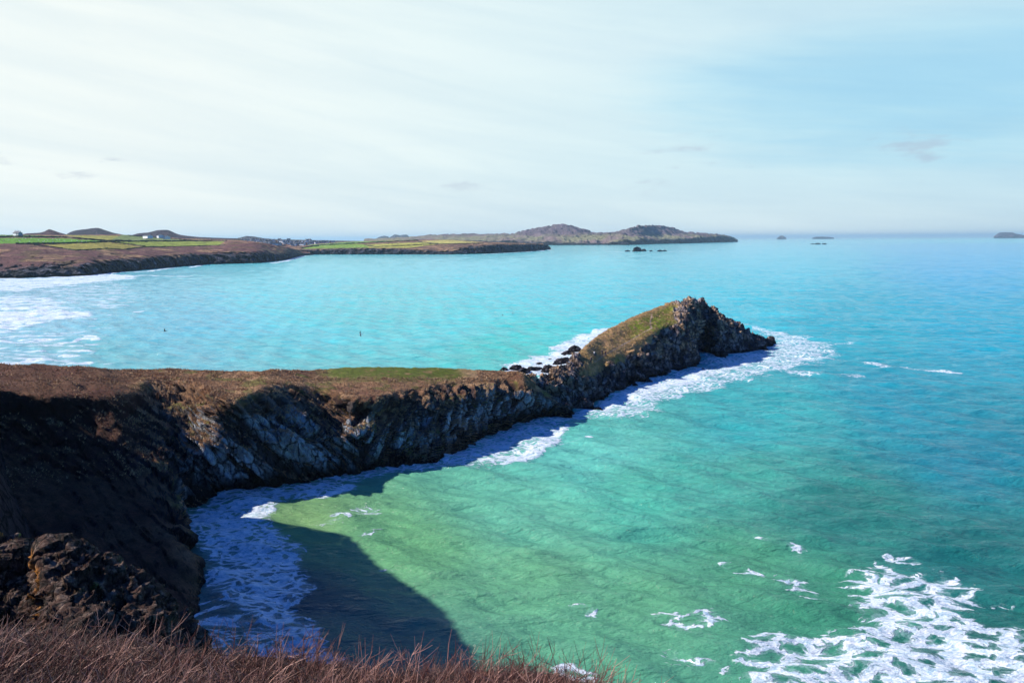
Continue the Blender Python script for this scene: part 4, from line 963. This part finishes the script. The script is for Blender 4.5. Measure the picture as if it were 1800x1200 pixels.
# houses
M_WHITE = plain_mat('whitewash', (0.74, 0.76, 0.78), 0.8, 0.06, 0.5); M_SLATE = plain_mat('slate', (0.055, 0.06, 0.075), 0.6, 0.2, 1.0); M_GREY = plain_mat('render', (0.42, 0.42, 0.42), 0.8, 0.1, 0.5); M_PANE = plain_mat('dark_pane', (0.03, 0.04, 0.05), 0.15, 0.1, 1.0)
def wall_roof(root, L, W, H, RH, wm, chim=True, wins=True, x0=0.0):
    V = [(x0 - L, -W, -2), (x0 + L, -W, -2), (x0 + L, W, -2), (x0 - L, W, -2), (x0 - L, -W, H), (x0 + L, -W, H), (x0 + L, W, H), (x0 - L, W, H), (x0 - L, 0, H + RH), (x0 + L, 0, H + RH)]
    me = bpy.data.meshes.new('wall'); me.from_pydata([Vector(v) for v in V], [], [(0, 1, 5, 4), (1, 2, 6, 9, 5), (2, 3, 7, 6), (3, 0, 4, 8, 7)]); me.materials.append(wm)
    w = bpy.data.objects.new('wall', me); COL.objects.link(w); w.parent = root
    e = 0.4; t = 0.25
    rv = [(x0 - L - e, -W - e, H - e * .5), (x0 + L + e, -W - e, H - e * .5), (x0 + L + e, 0, H + RH + .1), (x0 - L - e, 0, H + RH + .1), (x0 + L + e, W + e, H - e * .5), (x0 - L - e, W + e, H - e * .5)]
    rv += [(a, b, c + t) for a, b, c in rv]
    me = bpy.data.meshes.new('roof'); me.from_pydata([Vector(v) for v in rv], [], [(6, 7, 8, 9), (9, 8, 10, 11), (0, 3, 2, 1), (3, 5, 4, 2), (0, 1, 7, 6), (4, 5, 11, 10), (1, 2, 8, 7), (2, 4, 10, 8), (0, 6, 9, 3), (3, 9, 11, 5)]); me.materials.append(M_SLATE)
    r = bpy.data.objects.new('roof', me); COL.objects.link(r); r.parent = root
    if chim:
        for sx in (-1, 1):
            v, f = boxes([((x0 + sx * (L - .6), 0, H + RH + .7), (.5, .45, 1.0)), ((x0 + sx * (L - .6), 0, H + RH + 1.85), (.28, .22, .15))]); mesh_obj('chimney', v, f, wm, r, False)
    if wins:
        for k in (-0.6, 0, 0.6):
            v, f = boxes([((x0 + k * L, -W - .03, H * .65), (.5, .05, .6))]); mesh_obj('window', v, f, M_PANE, root, False)
p = hit(headA, 31, 414.3)
if p is None: p = at_d(31, 413.5, 1650)
d_farm = math.hypot(p[0], p[1]); top = at_d(31, 413.4, d_farm)
fh = empty('farmhouse', (top[0], top[1], top[2] - 0.5), R(-38), 'white farmhouse with two chimneyed roofs alone on the left skyline', 'house', s=1.25)
wall_roof(fh, 6.0, 3.4, 3.6, 2.8, M_WHITE, x0=-3.0); wall_roof(fh, 4.2, 3.0, 3.0, 2.5, M_GREY, x0=7.3)
# long barns below the round hill
for bx, by, L, lab in [(260, 417.5, 15, 'long pale farm shed below the round hill'), (282, 416.8, 6, 'small white farm building beside the long pale shed'), (292, 419, 9, 'second pale shed a little nearer than the long one')]:
    q = at_d(bx, by, 1900); b = empty('barn', (q[0], q[1], q[2]), R(-45), lab, 'barn', 'sheds below the round hill'); wall_roof(b, L, 6, 3.5, 2.2, M_WHITE, False, False)

# the village
vill = bpy.data.objects['village_hill']
def tree_proto(name, seed, tall):
    root = bpy.data.objects.new(name, None); COL.objects.link(root)
    v = []; f = []
    for i in range(7):
        t = 2 * math.pi * i / 7; v += [(math.cos(t) * .35, math.sin(t) * .35, -1.5), (math.cos(t) * .16, math.sin(t) * .16, tall * .6)]
    for i in range(7): j = (i + 1) % 7; f.append((2 * i, 2 * j, 2 * j + 1, 2 * i + 1))
    mesh_obj('trunk', v, f, plain_mat('bark', (0.08, 0.06, 0.045)), root)
    g = np.random.default_rng(seed); V = []; Fc = []
    for _ in range(240):
        d = g.normal(0, 1, 3); d /= np.linalg.norm(d); c = d * np.array([2.8, 2.8, 2.1]) * g.random() ** .35 * (0.75 + 0.35 * vnoise(np.array([d * 1.7 + seed]))[0]) + np.array([0, 0, tall * .68])
        n = g.normal(0, 1, 3); n /= np.linalg.norm(n); a = np.cross(n, (0, 0, 1.)); a /= np.linalg.norm(a) + 1e-9; b = np.cross(n, a); s = g.uniform(.25, .6); k = len(V)
        V += [c - a * s, c - b * s, c + a * s, c + b * s]; Fc.append((k, k + 1, k + 2, k + 3))
    mesh_obj('crown', V, Fc, M_CROWN, root, False)
    return root
M_CROWN = plain_mat('leaves', (0.035, 0.05, 0.03), 0.9, 0.4, 0.8)
TP = [tree_proto('tree', 3, 6.5), tree_proto('tree', 9, 5.0)]
def house_proto(L, W, H, RH, m):
    r = bpy.data.objects.new('house', None); COL.objects.link(r); wall_roof(r, L, W, H, RH, m, True, False); return r
HP = [house_proto(6.0, 4.0, 4.6, 2.6, M_WHITE), house_proto(8.5, 4.5, 3.2, 2.6, M_WHITE), house_proto(5.0, 4.2, 5.2, 3.0, M_GREY)]
rv = random.Random(4); spots = []
for tries in range(4000):
    x = rv.uniform(424, 588); y = 422.6 + (x - 424) * 0.018 + rv.uniform(0, 8.5) * (1 - abs(x - 505) / 140)
    if y < 421 + max(0, (x - 470)) * 0.03 or (x > 530 and y > 434 - (x - 530) * .13): continue
    if any(abs(x - a) < 2.6 and abs(y - b) < 1.0 for a, b in spots): continue
    spots.append((x, y))
    if len(spots) >= 120: break
used = {}; DESC = ['two storey white', 'long low white', 'grey rendered']
for i, (x, y) in enumerate(spots):
    q = hit(vill, x, y)
    if q is None: continue
    isT = i % 5 in (1, 3)
    k = rv.randrange(2 if isT else 3); pr = (TP if isT else HP)[k]; key = (isT, k)
    o = pr if key not in used else copy_tree(pr); used[key] = 1
    o.location = tuple(q); o.rotation_euler = (0, 0, rv.uniform(-0.6, 0.6)); s = rv.uniform(.85, 1.3); o.scale = (s, s, s)
    where = 'towards the left end' if x < 465 else ('in the middle' if x < 525 else 'towards the right end')
    row = 'lower edge' if y > 427.5 else 'upper rows'
    if isT: tag(o, '%s dark tree among the houses %s of the village, %s' % (('taller', 'bushier')[k], where, row), 'tree', 'trees between the village houses')
    else: tag(o, '%s slate roofed house %s of the village, %s' % (DESC[k], where, row), 'house', 'houses of the far village')
for key, pr in [((True, 0), TP[0]), ((True, 1), TP[1]), ((False, 0), HP[0]), ((False, 1), HP[1]), ((False, 2), HP[2])]:
    if key not in used:
        for c in list(pr.children_recursive) + [pr]: bpy.data.objects.remove(c)

# grazing animals: tapered trunk, neck, head and four legs grown as one skin
def skin_body(name, verts, edges, radii, mat, sub=1):
    me = bpy.data.meshes.new(name); me.from_pydata([Vector(v) for v in verts], edges, []); o = bpy.data.objects.new(name, me); COL.objects.link(o)
    md = o.modifiers.new('skin', 'SKIN'); me.skin_vertices.new() if not me.skin_vertices else None
    for i, r in enumerate(radii): me.skin_vertices[0].data[i].radius = (r, r) if not isinstance(r, tuple) else r
    me.skin_vertices[0].data[0].use_root = True
    if sub: s = o.modifiers.new('sub', 'SUBSURF'); s.levels = sub; s.render_levels = sub
    dg = bpy.context.evaluated_depsgraph_get(); me2 = bpy.data.meshes.new_from_object(o.evaluated_get(dg)); me2.name = name
    bpy.data.objects.remove(o); o = bpy.data.objects.new(name, me2); COL.objects.link(o); me2.materials.clear(); me2.materials.append(mat)
    me2.polygons.foreach_set('use_smooth', np.ones(len(me2.polygons), bool)); return o
QV = [(0, 0, .62), (.38, 0, .64), (-.36, 0, .66), (.58, 0, .74), (.80, 0, .42), (.92, 0, .30), (.34, .13, .42), (.36, .13, .22), (.35, .13, .02), (.34, -.13, .42), (.33, -.13, .22), (.34, -.13, .02),
      (-.36, .13, .46), (-.46, .13, .24), (-.42, .13, .02), (-.36, -.13, .46), (-.47, -.13, .24), (-.43, -.13, .02), (-.52, 0, .62)]
QE = [(0, 1), (0, 2), (1, 3), (3, 4), (4, 5), (1, 6), (6, 7), (7, 8), (1, 9), (9, 10), (10, 11), (2, 12), (12, 13), (13, 14), (2, 15), (15, 16), (16, 17), (2, 18)]
QR = [.26, .23, .24, .13, .10, .055, .08, .045, .04, .08, .045, .04, .10, .05, .04, .10, .05, .04, .05]
M_WOOL = plain_mat('wool', (0.72, 0.70, 0.62), 0.95, 0.1, 5); M_COW = plain_mat('hide', (0.025, 0.02, 0.02), 0.8, 0.2, 3)
sheep0 = skin_body('sheep', QV, QE, QR, M_WOOL)
SP = [(6, 424), (15, 422.5), (22, 419), (34, 424), (35, 425), (40, 419.5), (45, 420), (52, 425.5), (55, 419), (68, 422.8), (76, 426), (78, 424.5), (84, 423.5), (93, 421), (93, 426.2), (98, 419.6), (100, 422.5), (105, 422.4), (113, 424), (126, 423.5), (136, 424.5), (144, 425), (152, 425.5)]
nsh = 0; places = ['near the upper hedge bank', 'in the middle of the field', 'near the lower hedge bank']
for i, (x, y) in enumerate(SP):
    q = hit(headA, x, y)
    if q is None: continue
    o = sheep0 if nsh == 0 else sheep0.copy()
    if nsh: COL.objects.link(o)
    nsh += 1; o.location = (q[0], q[1], q[2] - .02); o.rotation_euler = (0, 0, rv.uniform(0, 6.28)); o.scale = (1.7,) * 3
    tag(o, 'white sheep grazing the bright green field %s, %s' % (places[0 if y < 421 else (1 if y < 424.2 else 2)], 'left part' if x < 50 else ('centre part' if x < 100 else 'right part')), 'sheep', 'sheep on the bright green field')
cow0 = skin_body('cow', [(a * 2.0, b * 2.0, c * 1.9) for a, b, c in QV], QE, [r * 1.9 for r in QR], M_COW)
for i, (x, y, lab) in enumerate([(682, 429.6, 'leftmost black cow on the yellow pasture of the flat point'), (689, 429.4, 'middle black cow of the three on the yellow pasture'), (699, 429.9, 'rightmost black cow on the yellow pasture of the flat point')]):
    q = hit(headB, x, y); o = cow0 if i == 0 else cow0.copy()
    if i: COL.objects.link(o)
    if q is None: q = at_d(x, y, 2500)
    o.location = tuple(q); o.rotation_euler = (0, 0, rv.uniform(-.4, .4)); o.scale = (1.5,) * 3; tag(o, lab, 'cow', 'cows on the flat point')

# tufts of heather and dead grass on the turf
def tufts(name, land, n, col_a, col_b, h, test, label, seed):
    me = land.data; k = len(me.vertices); v = np.empty(k * 3, np.float32); me.vertices.foreach_get('co', v); v = v.reshape(-1, 3)
    nn = np.empty(k * 3, np.float32); me.vertices.foreach_get('normal', nn); nn = nn.reshape(-1, 3)
    rk = np.empty(k, np.float32); me.attributes['rock'].data.foreach_get('value', rk)
    ok = np.where((rk < 0.3) & (np.abs(nn[:, 2]) > 0.55) & test(v))[0]; g = np.random.default_rng(seed)
    idx = g.choice(ok, n); V = np.zeros((n, 5, 4, 3)); sh = np.zeros((n, 5, 4))
    p = v[idx] + g.normal(0, .12, (n, 3)) * [1, 1, 0]; clump = sstep(-0.2, 0.4, fbm(v[idx] / 3.0, 3, seed))
    for b in range(5):
        d = g.normal(0, .5, (n, 3)); d[:, 2] = 1; hh = h * g.uniform(.4, 1.2, n) * (0.35 + clump); a = g.uniform(0, 3.14, n); w = g.uniform(.03, .10, n)
        s = np.stack([np.cos(a) * w, np.sin(a) * w, 0 * a], 1); t = p + d * hh[:, None]
        V[:, b, 0] = p - s - [0, 0, .08]; V[:, b, 1] = p + s - [0, 0, .08]; V[:, b, 2] = t + s * .3; V[:, b, 3] = t - s * .3; sh[:, b] = g.random(n)[:, None]
    o = mesh_obj(name, V.reshape(-1, 3), np.arange(n * 20).reshape(-1, 4), smooth=False); add_attr(o, 'shade', sh.ravel())
    m, nt, b = new_mat(name + '_blades'); at = nd(nt, 'ShaderNodeAttribute', attribute_name='shade'); lk(nt, mixc(nt, at.outputs['Fac'], col_a, col_b), b.inputs['Base Color']); b.inputs['Roughness'].default_value = .8
    o.data.materials.append(m); tag(o, label, 'tufts', kind='stuff')
tufts('turf_tufts', pen, 26000, (0.20, 0.10, 0.055), (0.66, 0.44, 0.24), 0.26, lambda v: (v[:, 2] > 8) & ~((project(v)[0] > 575) & (project(v)[0] < 840) & (project(v)[1] < 664)), 'brown tufts of heather and dead grass over the top of the peninsula', 21)
tufts('grass_tufts', isl, 7000, (0.30, 0.20, 0.07), (0.66, 0.46, 0.22), 0.24, lambda v: v[:, 2] > 3, 'short grass tufts on the slope of the islet', 22)

# walkers on the islet
M_SKIN = plain_mat('skin', (0.55, 0.34, 0.25), 0.6); M_HAIR = plain_mat('hair', (0.05, 0.03, 0.02), 0.7)
def person(px, py, coat, trousers, rz, label, pose=0.0, z_off=0.0, land=None):
    q = hit(land or isl, px, py)
    if q is None: print('person lost', label); return
    e = empty('person', (q[0], q[1], q[2] + z_off), rz, label, 'person', 'walkers on the islet path')
    sw = pose
    V = [(0, 0, .95), (0, 0, 1.15), (0, 0.0, 1.38), (0, 0, 1.50), (0, .01, 1.60), (0, .02, 1.68), (.10, 0, .90), (.11, .16 * sw, .50), (.11, .10 * sw, .08), (.12, .10 * sw + .12, .03), (-.10, 0, .90), (-.11, -.10 * sw, .50), (-.11, -.26 * sw, .10), (-.12, -.26 * sw + .12, .04),
         (.19, 0, 1.40), (.25, -.08 * sw, 1.14), (.24, .12 * sw + .05, .90), (.24, .14 * sw + .07, .80), (-.19, 0, 1.40), (-.25, .06 * sw, 1.14), (-.24, .16 * sw + .04, .91), (-.24, .18 * sw + .06, .81)]
    E = [(0, 1), (1, 2), (2, 3), (3, 4), (4, 5), (0, 6), (6, 7), (7, 8), (8, 9), (0, 10), (10, 11), (11, 12), (12, 13), (2, 14), (14, 15), (15, 16), (16, 17), (2, 18), (18, 19), (19, 20), (20, 21)]
    RD = [.13, .13, .15, .055, .09, .09, .09, .065, .045, .04, .09, .065, .045, .04, .07, .05, .036, .03, .07, .05, .036, .03]
    b = skin_body('body', V, E, RD, M_SKIN, 1); b.parent = e
    tm = plain_mat('trousers', trousers, 0.8); cm = plain_mat('coat', coat, 0.7)
    t = skin_body('trousers', [V[0], V[6], V[7], V[8], V[10], V[11], V[12]], [(0, 1), (1, 2), (2, 3), (0, 4), (4, 5), (5, 6)], [.15, .11, .085, .065, .11, .085, .065], tm); t.parent = e
    j = skin_body('jacket', [V[0], V[1], V[2], (0, 0, 1.46), V[14], V[15], V[16], V[18], V[19], V[20]], [(0, 1), (1, 2), (2, 3), (2, 4), (4, 5), (5, 6), (2, 7), (7, 8), (8, 9)], [.165, .16, .18, .08, .095, .07, .055, .095, .07, .055], cm); j.parent = e
    h = skin_body('hair', [(0, -.02, 1.64), (0, -.01, 1.72), (0, .02, 1.765)], [(0, 1), (1, 2)], [.095, .105, .06], M_HAIR); h.parent = e
    return e
person(1064.5, 625.5, (0.45, 0.04, 0.04), (0.05, 0.04, 0.08), R(70), 'walker in a red jacket, rightmost of the group on the islet', 0.8)
person(1058.5, 624.0, (0.06, 0.035, 0.06), (0.03, 0.03, 0.05), R(80), 'walker in dark clothes just left of the one in red', 0.5)
person(1047, 628, (0.03, 0.16, 0.12), (0.04, 0.05, 0.08), R(-60), 'walker in a dark green jacket on the islet path', 0.6)
person(1044.5, 626.5, (0.70, 0.72, 0.74), (0.05, 0.06, 0.09), R(-80), 'walker in a pale top beside the one in green', 0.4)
person(1038.5, 637, (0.02, 0.02, 0.03), (0.02, 0.02, 0.03), R(-50), 'walker in black, lowest and leftmost on the islet slope', 0.7)

# birds over the bay
def bird(name, px, py, d, span, m, mt, rot, lift, label, cat='bird'):
    q = at_d(px, py, d); e = empty(name, tuple(q), 0, label, cat); e.rotation_euler = rot
    b = skin_body('body', [(0, 0, 0), (.14, 0, .01), (-.14, 0, 0), (.22, 0, .03), (.29, 0, .025), (-.26, 0, 0)], [(0, 1), (0, 2), (1, 3), (3, 4), (2, 5)], [.065, .055, .05, .035, .012, .02], m); b.parent = e; 
    for s in (-1, 1):
        h = span / 2; V = []; st = [(0, .02, .10, .0), (.35, .05, .10, .5), (.65, .0, .08, .9), (.9, -.08, .04, .95), (1.0, -.13, .008, 1.0)]
        for t, sw, c, up in st:
            for dx, dz in ((c, 0), (0, .012), (-c, 0), (0, -.006)): V.append((sw + dx + .02, s * t * h, up * lift * h + dz + .02))
        Fc = []
        for i in range(4):
            for k in range(4): Fc.append((i * 4 + k, i * 4 + (k + 1) % 4, i * 4 + 4 + (k + 1) % 4, i * 4 + 4 + k))
        Fc.append((3, 2, 1, 0)); Fc.append((16, 17, 18, 19)); mesh_obj('wing', V, Fc, mt, e)
    v, f = [(-.22, -.03, 0), (-.40, -.08, 0), (-.40, .08, 0), (-.22, .03, 0), (-.22, -.03, .012), (-.40, -.08, .01), (-.40, .08, .01), (-.22, .03, .012)], [(3, 2, 1, 0), (4, 5, 6, 7), (0, 1, 5, 4), (1, 2, 6, 5), (2, 3, 7, 6), (3, 0, 4, 7)]
    mesh_obj('tail', v, f, m, e, False); return e
M_BLACKF = plain_mat('black_feather', (0.012, 0.012, 0.015), 0.6); M_WHITEF = plain_mat('white_feather', (0.8, 0.8, 0.8), 0.7); M_GREYF = plain_mat('grey_feather', (0.05, 0.055, 0.06), 0.7)
bird('crow', 290.5, 582, 150, 0.95, M_BLACKF, M_BLACKF, (R(38), R(12), R(200)), 0.55, 'black bird flying low over the bay at the left')
bird('gull', 634, 587, 150, 1.35, M_WHITEF, M_GREYF, (R(76), R(8), R(200)), 0.2, 'grey winged gull banking steeply over the middle of the bay')
bird('gull', 883.5, 553.5, 330, 0.95, M_GREYF, M_GREYF, (R(70), 0, R(190)), 0.3, 'distant dark gull, left one of the pair over the bay')
bird('gull', 901.5, 551, 330, 0.95, M_GREYF, M_GREYF, (R(-65), 0, R(170)), 0.3, 'distant dark gull, right one of the pair over the bay')

# ------------------------------------------------------------------ sea air
def haze():
    V, Fc = boxes([((0, 15000, 98), (41000, 56000, 104))]); o = mesh_obj('haze', V, Fc, smooth=False)
    m = bpy.data.materials.new('sea_air'); m.use_nodes = True; nt = m.node_tree; nt.nodes.clear()
    out = nd(nt, 'ShaderNodeOutputMaterial'); vol = nd(nt, 'ShaderNodeVolumePrincipled')
    vol.inputs['Color'].default_value = (0.52, 0.82, 1.0, 1); vol.inputs['Density'].default_value = 0.000036; vol.inputs['Anisotropy'].default_value = 0.2
    lk(nt, vol.outputs[0], out.inputs['Volume']); o.data.materials.append(m)
    tag(o, 'thin blue sea air over the whole bay', 'haze', kind='stuff')
haze()
